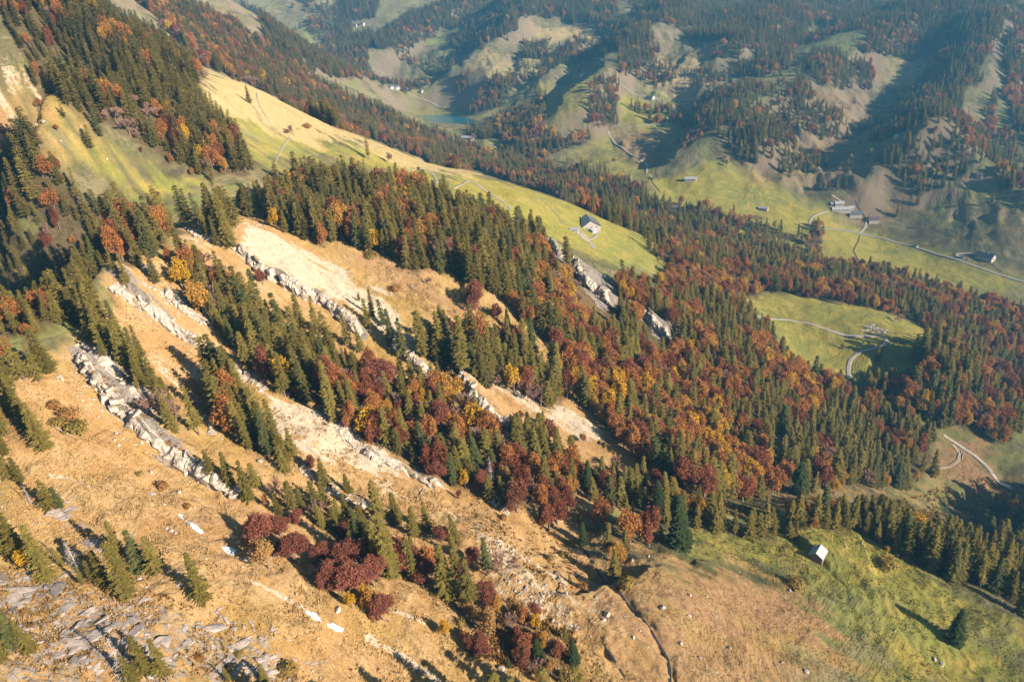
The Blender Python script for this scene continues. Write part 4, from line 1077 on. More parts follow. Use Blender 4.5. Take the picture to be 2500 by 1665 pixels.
# words for where a tree stands
MARKS = [(1430, 555, 'the grey-roofed barn'), (2000, 1360, 'the white-roofed hut'), (460, 1275, 'the upper long snow patch'), (560, 1345, 'the middle snow patch'), (785, 1520, 'the lowest snow patches'),
 (700, 600, 'the head of the big pale scar'), (900, 720, 'the middle of the big pale scar'), (1010, 850, 'the foot of the big pale scar'), (400, 790, 'the blocky rock ledge on the left'), (300, 970, 'the craggy outcrop at lower left'),
 (480, 920, 'the small pale scree tongue'), (800, 1080, 'the broad pale scree below the middle'), (1300, 1430, 'the lower gravel slide'), (1230, 970, 'the pale rib in the centre'), (1420, 1045, 'the lowest chalky slip'),
 (1450, 690, 'the grey crag right of centre'), (1600, 790, 'the smaller pale crag'), (250, 400, 'the upper-left green pasture'), (620, 230, 'the straw meadow on the ridge'), (850, 350, 'the track over the ridge meadow'),
 (1150, 460, 'the winding track above the wood'), (1540, 590, 'the meadow spur beyond the barn'), (2140, 805, 'the log pile'), (1950, 760, 'the road across the clearing'), (2100, 900, 'the shaded hollow below the road bend'),
 (100, 600, 'the dark gully'), (200, 560, 'the rim of the dark gully'), (1700, 1150, 'the foot of the slope wood'), (2060, 1160, 'the lower edge of the slope wood'), (1850, 1000, 'the heart of the slope wood'),
 (1750, 860, 'the upper slope wood'), (1600, 950, 'the left side of the slope wood'), (100, 1500, 'the bottom-left rock slabs'), (450, 1560, 'the bottom rock slabs'), (120, 1230, 'the left edge rocks'),
 (1570, 1260, 'the top corner of the hut meadow'), (1700, 1290, 'the upper hem of the hut meadow'), (2250, 1330, 'the dark trees behind the knoll'), (2330, 1580, 'the right end of the hut meadow'), (1500, 1450, 'the stream ditch'),
 (1200, 1550, 'the autumn thicket at the bottom'), (950, 1400, 'the copper beeches at lower centre'), (750, 1300, 'the copper beeches by the snow'), (1100, 1030, 'the rust-red grove in the centre'), (60, 60, 'the top left corner'),
 (300, 150, 'the upper-left wood'), (2400, 950, 'the wood at the right edge'), (2250, 720, 'the wood behind the log pile'), (1900, 700, 'the wood above the clearing'), (2380, 1100, 'the valley road at the right'),
 (1650, 560, 'the wood beyond the barn meadow'), (1300, 470, 'the wood beyond the ridge'), (1000, 340, 'the wood below the lake'), (1080, 290, 'the blue lake'), (700, 180, 'the far wooded flank'),
 (1500, 250, 'the valley farm track'), (1800, 380, 'the eroded hillside'), (2060, 510, 'the valley farmyard'), (2350, 450, 'the far right hill'), (650, 800, 'the strip wood on the left'), (560, 1000, 'the wooded rib at left centre'),
 (1200, 650, 'the wood left of the crag'), (900, 500, 'the wood below the ridge track'), (500, 500, 'the spruce crest above the ledges'), (350, 560, 'the spruces over the ledge')]
MK = np.array([(a, b_) for a, b_, _ in MARKS], float)
LOOK = {'c': 'burgundy beech', 's': 'spruce', 'd': 'dark green fir', 'r': 'copper-red beech', 'o': 'orange beech', 'y': 'golden-yellow maple', 'g': 'ochre broadleaf tree', 'b': 'leafless pinkish-grey tree', 'n': 'bleached dead conifer', 'w': 'low autumn shrub'}
def size_word(k, h):
    a, b_ = {'s': (10, 17), 'd': (9, 15), 'r': (8, 12), 'c': (8, 13), 'o': (8, 12), 'y': (6, 10), 'g': (7, 11), 'b': (7, 11), 'n': (7, 12), 'w': (1.5, 3)}[k]
    return 'small' if h < a else 'tall' if h > b_ else 'mid-sized'
def where(px, py):
    d = np.hypot(MK[:, 0] - px, (MK[:, 1] - py) * 1.15)
    i = int(np.argmin(d)); dx, dy = px - MK[i, 0], py - MK[i, 1]
    dist = d[i]
    if dist < 28: return 'right beside ' + MARKS[i][2]
    if abs(dx) > 2 * abs(dy): s_ = 'to the right of ' if dx > 0 else 'to the left of '
    elif abs(dy) > 2 * abs(dx): s_ = 'below ' if dy > 0 else 'above '
    else: s_ = ('below right of ' if dx > 0 else 'below left of ') if dy > 0 else ('above right of ' if dx > 0 else 'above left of ')
    return ('close ' if dist < 70 else 'some way ') + s_ + MARKS[i][2]
ORD = ['', 'first', 'second', 'third', 'fourth', 'fifth', 'sixth', 'seventh', 'eighth', 'ninth', 'tenth', 'eleventh', 'twelfth', 'thirteenth', 'fourteenth', 'fifteenth'] + [a + '-' + b_ for a in ('twenty', 'thirty', 'forty') for b_ in ('first', 'second', 'third', 'fourth', 'fifth', 'sixth', 'seventh', 'eighth', 'ninth')]
ORD[16:16] = ['sixteenth', 'seventeenth', 'eighteenth', 'nineteenth', 'twentieth']
base_lab = {}
for i in np.nonzero(SINGLE)[0]:
    base_lab.setdefault((LOOK[TK[i]], where(MID[i, 0], MID[i, 1])), []).append(i)
LAB = {}
for (look, wh), ids in base_lab.items():
    by = {}
    for i in ids: by.setdefault(size_word(TK[i], TH[i]), []).append(i)
    for sz, jj in by.items():
        jj.sort(key=lambda i: MID[i, 0])
        for q, i in enumerate(jj):
            art = f'{sz} {look} {wh}'.replace('leafless pinkish-grey', 'leafless').replace('some way ', '')
            if len(jj) == 1: LAB[i] = art
            elif q == len(jj) - 1: LAB[i] = f'rightmost {art}'
            elif q == 0: LAB[i] = f'leftmost {art}'
            else: LAB[i] = f'{ORD[q + 1] if q + 1 < len(ORD) else "middle"} from left {art}'
for i in LAB:
    if len(LAB[i].split()) > 16: LAB[i] = LAB[i].replace('mid-sized ', '').replace('golden-yellow', 'yellow').replace('copper-red', 'red').replace('dark green', 'dark')
    if len(LAB[i].split()) > 16: LAB[i] = LAB[i].replace(' below left of ', ' left of ').replace(' below right of ', ' right of ').replace(' above left of ', ' left of ').replace(' above right of ', ' right of ')
    if len(LAB[i].split()) > 16: LAB[i] = LAB[i].replace('to the left of', 'left of').replace('to the right of', 'right of').replace(' tree', '')
GROUPS = {'spruce_tree': 'spruces on the mountainside', 'fir_tree': 'dark firs round the hut meadow', 'beech_tree': 'autumn beeches on the mountainside', 'maple_tree': 'yellow maples among the spruces',
          'ochre_tree': 'ochre broadleaf trees', 'bare_tree': 'leafless trees', 'dead_tree': 'bleached dead conifers', 'shrub': 'low shrubs on the slope'}
def variant(k, i): return (i * 7 + int(TX[i] * 3)) % len(KIND[k]['v'])
for i in np.nonzero(SINGLE)[0]:
    k = TK[i]; K_ = KIND[k]; tm, cm, h, _, _ = K_['v'][variant(k, i)]
    s = TH[i] / h
    root = bpy.data.objects.new(K_['name'], None); COL.objects.link(root)
    root.empty_display_size = 0.5
    root.location = (TX[i], TY[i], TZ[i])
    w = s * RNG.uniform(.82, 1.25)
    if k in 's': w *= (1.12 if TH[i] < 12 else 0.98)
    if k in 'rcoygb': w *= 1.45 if k == 'c' else 1.15
    root.scale = (w, w, s)
    root.rotation_euler = (RNG.normal(0, .025), RNG.normal(0, .025), RNG.uniform(0, 6.28))
    tag(root, LAB[i], K_['cat'], GROUPS[K_['name']])
    for pn, mesh in (('trunk', tm), (K_['part'], cm)):
        o = bpy.data.objects.new(pn, mesh); COL.objects.link(o); o.parent = root
print('single trees', int(SINGLE.sum()), round(time.time() - T0, 1))

def stand(name, label, kinds, ids):
    """Many like trees as one object: points that carry whole tree shapes by geometry nodes."""
    if not len(ids): return
    protos, pid = [], {}
    pc = bpy.data.collections.new(name + '_shapes')
    for k in kinds:
        K_ = KIND[k]
        for j, (tm, cm, h, T, Cc) in enumerate(K_['v']):
            V = np.vstack([T[0], Cc[0]]) / h
            f0, f1 = T[1], Cc[1] + len(T[0])
            me = mesh_from(name + '_shape', V, [f0, f1], [MAT[K_['mats'][0]], MAT[K_['mats'][1]]], np.concatenate([np.zeros(len(f0)), np.ones(len(f1))]))
            o = bpy.data.objects.new('shape_%03d' % len(protos), me)
            pc.objects.link(o)
            pid[(k, j)] = len(protos); protos.append(o)
    pts_ = np.stack([TX[ids], TY[ids], TZ[ids]], -1)
    me = bpy.data.meshes.new(name); me.vertices.add(len(ids)); me.vertices.foreach_set('co', pts_.astype(np.float32).ravel())
    a = me.attributes.new('pick', 'INT', 'POINT'); a.data.foreach_set('value', np.array([pid[(TK[i], variant(TK[i], i))] for i in ids], np.int32))
    w = TH[ids] * RNG.uniform(.85, 1.3, len(ids))
    w = np.where(np.isin(TK[ids], list('rcoygb')), w * 1.12, w)
    sc = np.stack([w, w, TH[ids]], -1).astype(np.float32)
    a = me.attributes.new('size', 'FLOAT_VECTOR', 'POINT'); a.data.foreach_set('vector', sc.ravel())
    rt = np.stack([RNG.normal(0, .045, len(ids)), RNG.normal(0, .045, len(ids)), RNG.uniform(0, 6.28, len(ids))], -1).astype(np.float32)
    a = me.attributes.new('turn', 'FLOAT_VECTOR', 'POINT'); a.data.foreach_set('vector', rt.ravel())
    ob = link(name, me)
    ng = bpy.data.node_groups.new(name, 'GeometryNodeTree')
    ng.interface.new_socket('Geometry', in_out='INPUT', socket_type='NodeSocketGeometry')
    ng.interface.new_socket('Geometry', in_out='OUTPUT', socket_type='NodeSocketGeometry')
    b = NB(ng)
    gi = b.n('NodeGroupInput'); go = b.n('NodeGroupOutput')
    ci = b.n('GeometryNodeCollectionInfo'); ci.inputs['Collection'].default_value = pc
    ci.inputs['Separate Children'].default_value = True; ci.inputs['Reset Children'].default_value = True
    ip = b.n('GeometryNodeInstanceOnPoints')
    def attr(nm, ty):
        q = b.n('GeometryNodeInputNamedAttribute', data_type=ty); q.inputs['Name'].default_value = nm; return q.outputs['Attribute']
    b.link(gi.outputs[0], ip.inputs['Points']); b.link(ci.outputs[0], ip.inputs['Instance'])
    ip.inputs['Pick Instance'].default_value = True
    b.link(attr('pick', 'INT'), ip.inputs['Instance Index'])
    e2r = b.n('FunctionNodeEulerToRotation'); b.link(attr('turn', 'FLOAT_VECTOR'), e2r.inputs[0])
    b.link(e2r.outputs[0], ip.inputs['Rotation'])
    b.link(attr('size', 'FLOAT_VECTOR'), ip.inputs['Scale'])
    b.link(ip.outputs[0], go.inputs[0])
    md = ob.modifiers.new('stand', 'NODES'); md.node_group = ng
    tag(ob, label, None, None, 'stuff')
    return ob
rest = ~SINGLE
def pick_ids(ks): return np.nonzero(rest & np.isin(TK, list(ks)))[0]
stand('spruce_forest', 'dense spruce woods covering the slopes and far hills', 'sd', pick_ids('sd'))
stand('beech_forest', 'copper and orange beeches mixed through the woods', 'rco', pick_ids('rco'))
stand('maple_woodland', 'yellow and ochre trees scattered through the woods', 'yg', pick_ids('yg'))
stand('bare_woodland', 'leafless pinkish trees scattered through the woods', 'bn', pick_ids('bn'))
print('stands', round(time.time() - T0, 1))
# ------------------------------------------------------------------ lake, roads, tracks, streams
def ribbon(name, txt, width_, mat, lift, label=None, kind='structure', cat=None, closed=False, thick=0.25, world_pts=None):
    width = width_ * 0.8
    L = world_line(txt) if world_pts is None else world_pts
    P = [L[0]]
    for i in range(len(L) - 1):
        p0 = L[max(i - 1, 0)]; p1 = L[i]; p2 = L[i + 1]; p3 = L[min(i + 2, len(L) - 1)]
        n_ = max(2, int(np.linalg.norm(p2 - p1) / 3.0))
        for q in range(1, n_ + 1):
            t = q / n_
            P.append(0.5 * (2 * p1 + (p2 - p0) * t + (2 * p0 - 5 * p1 + 4 * p2 - p3) * t * t + (3 * p1 - p0 - 3 * p2 + p3) * t ** 3))
    P = np.array(P); T = np.gradient(P, axis=0); T /= np.linalg.norm(T, axis=1)[:, None] + 1e-9
    Nn = np.stack([-T[:, 1], T[:, 0]], 1)
    k = 5; ws = np.linspace(-1, 1, k) * width / 2
    wob = 1 + 0.12 * vnoise(P[:, 0] / 6, P[:, 1] / 6, 8)
    X = P[:, None, 0] + Nn[:, None, 0] * ws * wob[:, None]; Y = P[:, None, 1] + Nn[:, None, 1] * ws * wob[:, None]
    Z = ground(X, Y)
    zm = np.maximum(Z, Z.mean(1, keepdims=True) * 0.7 + 0.3 * Z.max(1, keepdims=True)) + lift
    X = np.hstack([X[:, :1], X, X[:, -1:]]); Y = np.hstack([Y[:, :1], Y, Y[:, -1:]])
    Zs = np.hstack([zm[:, :1] - thick - lift, zm, zm[:, -1:] - thick - lift]); k += 2
    V = np.stack([X, Y, Zs], -1).reshape(-1, 3)
    n_ = len(P); i = np.arange(n_ - 1)[:, None]; j = np.arange(k - 1)[None]
    F_ = np.stack([i * k + j, i * k + j + 1, (i + 1) * k + j + 1, (i + 1) * k + j], -1).reshape(-1, 4)
    o = link(name, mesh_from(name, V, F_[:, ::-1] if True else F_, [MAT[mat]], smooth=True))
    tag(o, label, cat, None, kind)
    return o
def flat_poly(name, P, z, mat, label, kind, skirt=0.3):
    V = np.array([[x, y, z] for x, y in P] + [[x, y, z - skirt] for x, y in P])
    me = bpy.data.meshes.new(name)
    n_ = len(P); ar = sum(P[i][0] * P[(i + 1) % n_][1] - P[(i + 1) % n_][0] * P[i][1] for i in range(n_))
    top = list(range(n_)) if ar > 0 else list(range(n_))[::-1]
    me.from_pydata(V.tolist(), [], [top] + [[i, (i + 1) % n_, n_ + (i + 1) % n_, n_ + i] for i in range(n_)])
    me.materials.append(MAT[mat]); me.update()
    o = link(name, me); tag(o, label, None, None, kind); return o
LC = LAKE.mean(0)
flat_poly('lake', [tuple(LC + (p - LC) * 1.03) for p in LAKE], LAKE_Z, 'water', 'small blue lake in the valley below the wooded flank', 'structure')

ROADS = [
 ('forest_road', '1842 774 1900 780 1960 788 2020 805 2070 820 2110 822 2140 820 2162 828 2158 845 2130 852 2100 860 2078 876 2071 900 2073 925', 4.2, 'gravel', 'pale gravel road crossing the forest clearing past the log pile'),
 ('valley_road', '1975 550 2000 560 2090 568 2150 582 2240 606 2340 636 2420 664 2520 694', 4.6, 'asphalt', 'pale valley road crossing the green valley floor'),
 ('farm_lane', '1975 550 1980 535 2000 522 2022 517', 4.0, 'gravel', 'curved lane from the valley road up to the farm'),
 ('farm_lane', '2098 569 2112 555 2115 540 2128 528', 4.0, 'gravel', 'short straight lane up to the farmyard'),
 ('farm_lane', '2352 632 2336 625 2336 620 2360 619 2385 622', 3.4, 'gravel', 'hairpin lane to the lone dark farmhouse'),
 ('valley_road', '1486 322 1490 335 1520 362 1560 388 1580 410 1578 425', 3.8, 'gravel', 'pale track curving down the pasture below the creek wood'),
 ('valley_road', '1500 200 1530 218 1590 238 1612 250 1650 275 1700 290', 3.8, 'gravel', 'track past the barn on the green terrace'),
 ('valley_road', '1530 312 1600 303 1690 296', 3.4, 'gravel', 'straight track across the valley under the terrace'),
 ('hill_track', '1440 87 1400 93 1368 105 1400 115 1440 132 1470 150', 3.4, 'gravel', 'pale hairpin track on the far hill'),
 ('lake_track', '985 223 1020 240 1060 255 1100 268', 3.4, 'gravel', 'track running down to the lake from the farm'),
 ('lake_track', '905 165 930 176 950 190 965 195', 3.0, 'gravel', 'short track above the lakeside farm'),
 ('lake_track', '1165 345 1200 355 1250 378 1300 400', 3.8, 'asphalt', 'road past the long barn below the lake'),
 ('lake_track', '1218 335 1250 348 1290 365', 3.0, 'gravel', 'straight field track on the green flat by the lake'),
 ('field_track', '1842 555 1850 570 1890 592 1940 620', 2.6, 'track', 'faint track across the meadow by the creek wood'),
 ('ridge_track', '978 420 1000 418 1025 414 1040 413 1055 424 1064 438 1067 452', 2.6, 'gravel', 'hairpin gravel track on the ridge meadow'),
 ('ridge_track', '1104 461 1125 452 1140 444 1155 446 1190 470 1225 492 1242 505 1246 514', 2.8, 'gravel', 'gravel track winding above the middle wood'),
 ('ridge_track', '627 226 628 242 640 268 655 295 668 312 700 330 706 340 690 360 680 380 672 402', 1.1, 'gravel', 'narrow footpath running down the straw meadow'),
 ('ridge_track', '1300 470 1330 495 1360 525 1370 545', 1.0, 'track', 'worn footpath down to the barn'),
 ('barn_drive', '1414 572 1424 582 1440 592 1450 608', 4.5, 'gravel', 'gravel drive below the grey-roofed barn'),
 ('barn_drive', '1414 564 1425 575 1438 585 1448 583 1456 575 1460 562 1452 548', 3.0, 'gravel', 'narrow drive looping round the barn'),
 ('gorge_road', '2303 1062 2330 1080 2360 1100 2390 1122 2410 1140 2425 1160 2445 1180 2470 1195', 3.2, 'gravel', 'shaded gravel road at the right edge'),
 ('gorge_track', '2290 1142 2320 1138 2340 1120 2336 1098 2325 1085', 3.0, 'track', 'curved earth track by the landslip'),
 ('field_track', '2030 478 2050 490 2060 500', 3, 'track', 'short earth track above the farm'),
]
for nm, txt, w, mt, lb in ROADS:
    p = cast(*parse(txt)[0]); far_ = np.hypot(p[0], p[1])
    ribbon(nm, txt, w, mt, 0.22 if far_ < 900 else 0.45, lb)
STREAMS = [('stream', '1410 1325 1450 1375 1515 1450 1560 1505 1590 1540 1630 1610 1636 1680', 1.1, 'dark', 'narrow dark stream ditch in the lower meadow'),
 ('stream', '2099 575 2094 592 2084 612 2086 618 2100 640', 1.8, 'dark', 'dark brook crossing the valley meadow'),
 ('stream', '2118 540 2104 518 2094 505 2088 490', 2.2, 'dark', 'dark brook behind the farmyard'),
 ('stream', '1612 400 1600 425 1590 440 1612 470', 2.0, 'dark', 'small brook at the foot of the pasture'),
 ('stream', '1475 1572 1500 1612 1526 1655', 0.8, 'dark', 'short wet ditch at the bottom edge')]
for nm, txt, w, mt, lb in STREAMS: ribbon(nm, txt, w, mt, 0.12, lb)

# ------------------------------------------------------------------ snow
SNOWS = [('1200 408 1222 412 1242 430 1254 446 1240 448 1215 430', 'narrow snow sliver at the top end of the long patch'),
 ('1254 452 1275 456 1300 468 1330 490 1362 516 1384 545 1365 548 1330 530 1290 505 1265 480', 'longest snow patch, a tongue lying in the grassy gully'),
 ('1494 640 1510 630 1560 634 1595 660 1590 684 1560 690 1520 668', 'rounded snow patch between the long tongue and the copper beeches'),
 ('1558 688 1590 686 1592 698 1575 696', 'tiny snow scrap under the rounded patch'),
 ('1638 708 1660 708 1684 728 1670 730 1650 720', 'small snow fleck right of the rounded patch'),
 ('2056 1064 2090 1064 2130 1078 2160 1110 2178 1142 2150 1142 2110 1120 2070 1090', 'upper of the two lowest snow patches'),
 ('2205 1152 2240 1150 2290 1170 2328 1190 2310 1208 2275 1206 2230 1180', 'lowest snow patch, beside the shadowed rock'),
 ('1012 268 1040 270 1054 280 1045 290 1018 284', 'small snow dot highest in the gully'),
 ('1098 338 1112 346 1122 356 1108 352', 'faint snow speck above the long patch')]
for txt, lb in SNOWS:
    P = np.array([cast(a * .3609, 1105 + b_ * .3609)[:2] for a, b_ in parse(txt)])
    c = P.mean(0)
    # ring meshes so the patch follows the ground and swells in the middle
    Q = []
    n_ = len(P)
    for i in range(n_):
        for q in range(3):
            t = q / 3; Q.append(P[i] * (1 - t) + P[(i + 1) % n_] * t)
    Q = np.array(Q); Q += 0.12 * RNG.normal(0, 1, Q.shape)
    V, F_ = [], []
    rings = [(1.0, -0.05), (0.88, 0.12), (0.6, 0.22), (0.3, 0.26)]
    for k, dz in rings:
        R_ = c + (Q - c) * k
        V.append(np.column_stack([R_, ground(R_[:, 0], R_[:, 1]) + dz]))
    m_ = len(Q)
    for r in range(3):
        i = np.arange(m_); j = (i + 1) % m_
        F_.append(np.stack([r * m_ + i, r * m_ + j, (r + 1) * m_ + j, (r + 1) * m_ + i], -1))
    V.append([[c[0], c[1], ground(c[0], c[1]) + 0.28]])
    i = np.arange(m_); j = (i + 1) % m_
    tri = np.stack([3 * m_ + i, 3 * m_ + j, np.full(m_, 4 * m_)], -1)
    o = link('snow_patch', mesh_from('snow_patch', np.vstack(V), [np.vstack(F_), tri], [MAT['snow']], smooth=True))
    tag(o, lb, 'snow patch', 'old snow patches in the gully')

# ------------------------------------------------------------------ rocks
def rock_mesh(name, seed, blocky=0.5, mat='limestone'):
    """A broken stone: an irregular hull with flat faces."""
    g = np.random.default_rng(seed)
    import bmesh
    bm = bmesh.new()
    n_ = 16
    for k in range(n_):
        d = unit(g.normal(0, 1, 3))
        d = d / (np.abs(d).max() ** blocky)
        bm.verts.new(d * g.uniform(.78, 1.0))
    r = bmesh.ops.convex_hull(bm, input=bm.verts)
    loose = [v for v in bm.verts if not v.link_faces]
    bmesh.ops.delete(bm, geom=loose, context='VERTS')
    me = bpy.data.meshes.new(name); bm.to_mesh(me); bm.free()
    me.materials.append(MAT[mat]); return me
def block_mesh(seed):
    g = np.random.default_rng(seed)
    import bmesh
    bm = bmesh.new()
    for sx in (-1, 1):
        for sy in (-1, 1):
            for sz in (-1, 1):
                c = np.array([sx, sy, sz]) * g.uniform(.72, 1.0, 3)
                for q in range(2):
                    e = c.copy(); e[g.integers(3)] *= g.uniform(.55, .85); bm.verts.new(e)
    bmesh.ops.convex_hull(bm, input=bm.verts)
    bmesh.ops.delete(bm, geom=[v for v in bm.verts if not v.link_faces], context='VERTS')
    me = bpy.data.meshes.new('rock_block'); bm.to_mesh(me); bm.free(); me.materials.append(MAT['limestone']); return me
BLOCKS = [block_mesh(100 + k) for k in range(9)]
STONES = [rock_mesh('boulder', 200 + k, 0.35) for k in range(5)]
SLABS = [rock_mesh('rock_slab', 300 + k, 0.5, 'slab') for k in range(8)]
LEDGES = [
 ('lower row of squared pale blocks below the spruce crest', 4.6, 1.9, '277 700 300 722 330 735 370 765 400 785 440 812 470 832 510 860 545 884 575 905 600 922 645 952'),
 ('upper row of pale blocks above the squared row', 4.0, 1.7, '325 664 345 690 375 705 410 725 450 760 480 780 522 804'),
 ('short stepped ledge under the strip wood', 3.0, 1.5, '705 965 760 1000 800 1030 850 1066 900 1110 985 1142 1035 1171 1085 1196'),
 ('big craggy outcrop in the lower left slope, upper tier', 5.4, 2.6, '190 842 215 852 250 885 290 925 320 955 365 1000'),
 ('big craggy outcrop in the lower left slope, long bottom tier', 5.4, 2.6, '188 868 205 900 240 940 285 985 310 1010 355 1060 408 1100 440 1125 470 1142 540 1186 605 1220'),
 ('rubble ledge between the scree and the copper beeches', 3.0, 1.6, '729 1136 790 1180 850 1215 905 1242'),
 ('broken cliff under the upper pale scar', 5.0, 2.4, '575 606 600 622 640 660 680 690 720 706 790 742 850 790 885 822'),
 ('white cliff at the foot of the pale scar', 5.5, 2.6, '962 832 985 855 1010 884 1048 918'),
 ('white cliff beside the pale rib in the centre', 5.5, 2.6, '1126 925 1150 955 1160 985 1190 1010 1230 1040'),
 ('narrow grey crag high on the slope wood', 4.5, 2.6, '1325 578 1345 595 1371 630'),
 ('tall grey crag right of centre in the woods', 7.5, 3.6, '1396 634 1415 660 1425 690 1460 720 1494 746'),
 ('small pale crag in the slope wood', 6.5, 3.2, '1570 770 1590 790 1605 805 1631 826'),
 ('lone upright rock behind the narrow rib of spruces', 3.6, 2.2, '505 1020 520 1050 530 1075'),
 ('pale rocks at the base of the upper ledge', 2.6, 1.5, '455 556 480 575 520 590 545 600'),
 ('dark-based rocks by the small spruces at lower centre', 2.4, 1.5, '1190 1200 1215 1230 1240 1260'),
]
for lb, hh, wd, txt in LEDGES:
    L = world_line(txt)
    root = bpy.data.objects.new('rock_ledge', None); COL.objects.link(root)
    mid = L[len(L) // 2]; root.location = (mid[0], mid[1], float(ground(mid[0], mid[1])))
    root.empty_display_size = 1
    tag(root, lb, 'rock ledge', 'limestone ledges on the near slope')
    seg = np.hypot(*(L[1:] - L[:-1]).T); run = np.concatenate([[0], np.cumsum(seg)])
    # the bedded rock face behind the blocks: a folded sheet from the foot of the step to its brow
    ns = max(4, int(run[-1] / 0.55)); sv = np.linspace(0, run[-1] * .998, ns); rows = 8
    PP, NN_ = [], []
    for q_ in sv:
        i = min(int(np.searchsorted(run, q_, side='right')) - 1, len(seg) - 1); t = (q_ - run[i]) / seg[i]
        PP.append(L[i] * (1 - t) + L[i + 1] * t); dd = (L[i + 1] - L[i]) / seg[i]; NN_.append([dd[1], -dd[0]])
    PP = np.array(PP); NN_ = np.array(NN_)
    ext = 0.6 + 0.4 * np.clip(vnoise(sv / 7, sv * 0 + hh, 12) + .6, -.4, 1)
    lo_ = PP + NN_ * 1.6; hi_ = PP - NN_ * (2.2 * ext)[:, None]
    zl = ground(lo_[:, 0], lo_[:, 1]) - 0.5; zh = ground(hi_[:, 0], hi_[:, 1]) + 0.35 * ext
    Vr = []
    for r_ in range(rows):
        f_ = r_ / (rows - 1); fz = min(1, f_ * 1.35)
        crack = np.abs(vnoise(sv / 1.9 + 3 * np.floor(f_ * 3), sv * 0 + np.floor(f_ * 3) * 5.3, 19))
        bul = hh / 3.6 * (0.9 * vnoise(sv / 2.6, sv * 0 + f_ * 2.2, 18) + 1.3 * np.minimum(crack * 4, 1) - 0.6 + 0.45 * (np.floor(f_ * 3) % 2)) * math.sin(math.pi * min(1, f_ + .12)) * ext
        xy = lo_ * (1 - f_) + hi_ * f_ + NN_ * bul[:, None] + np.array([0.0, 0.0])
        z_ = zl * (1 - fz) + zh * fz + 0.25 * vnoise(sv / 1.1, sv * 0 + f_ * 9, 20) * (0 < r_ < rows - 1)
        Vr.append(np.column_stack([xy, z_]) - [root.location.x, root.location.y, root.location.z])
    Vr = np.stack(Vr, 1).reshape(-1, 3); i = np.arange(ns - 1)[:, None]; j = np.arange(rows - 1)[None]
    Fr = np.stack([i * rows + j, (i + 1) * rows + j, (i + 1) * rows + j + 1, i * rows + j + 1], -1).reshape(-1, 4)
    link('rock_face', mesh_from('rock_face', Vr, Fr, [MAT['limestone']]), root)
    s = 0.0
    while s < run[-1]:
        i = min(int(np.searchsorted(run, s, side='right')) - 1, len(seg) - 1)
        t = (s - run[i]) / seg[i]; p = L[i] * (1 - t) + L[i + 1] * t
        d = (L[i + 1] - L[i]) / seg[i]; nrm = np.array([d[1], -d[0]])
        sz = wd * RNG.uniform(.4, 1.15)
        if vnoise(np.array([s / 11.0]), np.array([7.0 + hh]), 5)[0] > -0.7:
            for tier in range(2 if hh > 4 else 1):
                if RNG.random() < 0.22: continue
                off = nrm * (0.6 - 1.6 * tier + RNG.normal(0, .5))
                q = p + off
                up_ = q - nrm * 3.5
                z0 = float(ground(q[0], q[1])); z1 = float(ground(up_[0], up_[1]))
                z = z0 + max(0.0, z1 - z0) * (0.18 + 0.42 * tier) * RNG.uniform(.6, 1.2)
                o = bpy.data.objects.new('rock_block', BLOCKS[RNG.integers(len(BLOCKS))]); COL.objects.link(o); o.parent = root
                o.location = (q[0] - root.location.x, q[1] - root.location.y, z - root.location.z)
                a = math.atan2(d[1], d[0]) + RNG.normal(0, .35)
                o.rotation_euler = (RNG.normal(0.15, .25), RNG.normal(0, .25), a)
                hh_ = min(hh, max(1.4, (z1 - z0))) * RNG.uniform(.42, .70)
                o.scale = (sz * .72, sz * RNG.uniform(.55, .8), hh_)
        s += sz * RNG.uniform(1.4, 3.6)

# flat grey slabs showing through the turf at the bottom left: pieces of the ground
def slab_field(txt, n_, s0, s1, seed):
    g = np.random.default_rng(seed)
    P = world_line(txt); lo, hi = P.min(0), P.max(0); out = []
    while len(out) < n_:
        x = g.uniform(lo[0], hi[0], 500); y = g.uniform(lo[1], hi[1], 500)
        ok = (poly_dist(P, x, y) > 0) & (vnoise(x / 9, y / 9, 71) > -0.25)
        out += list(zip(x[ok], y[ok]))
    out = out[:n_]
    for x, y in out:
        z = float(ground(x, y)); e = 0.8
        nx = -(float(ground(x + e, y)) - float(ground(x - e, y))) / (2 * e); ny = -(float(ground(x, y + e)) - float(ground(x, y - e))) / (2 * e)
        o = bpy.data.objects.new('rock_slab', SLABS[g.integers(len(SLABS))]); COL.objects.link(o); o.parent = TERRAIN
        q = Vector((nx, ny, 1)).to_track_quat('Z', 'Y') @ Matrix.Rotation(-0.75 + g.normal(0, .25), 4, 'Z').to_quaternion()
        o.rotation_mode = 'QUATERNION'; o.rotation_quaternion = q
        s = s0 * (s1 / s0) ** (g.random() ** 1.6)
        o.scale = (s * g.uniform(1.0, 1.9), s * g.uniform(.5, .8), g.uniform(.28, .5))
        o.location = (x, y, z - 0.05)
slab_field('-30 1380 100 1400 230 1420 360 1450 480 1500 620 1580 720 1680 -30 1680', 165, 0.7, 3.2, 5)
slab_field('90 1190 170 1220 230 1290 260 1350 200 1340 120 1260', 30, 0.7, 2.4, 6)
slab_field('480 1450 600 1500 760 1600 800 1680 620 1690 540 1560', 70, 0.5, 1.4, 7)
slab_field('120 1320 300 1340 480 1440 500 1500 300 1450 100 1390', 25, 0.5, 1.5, 8)

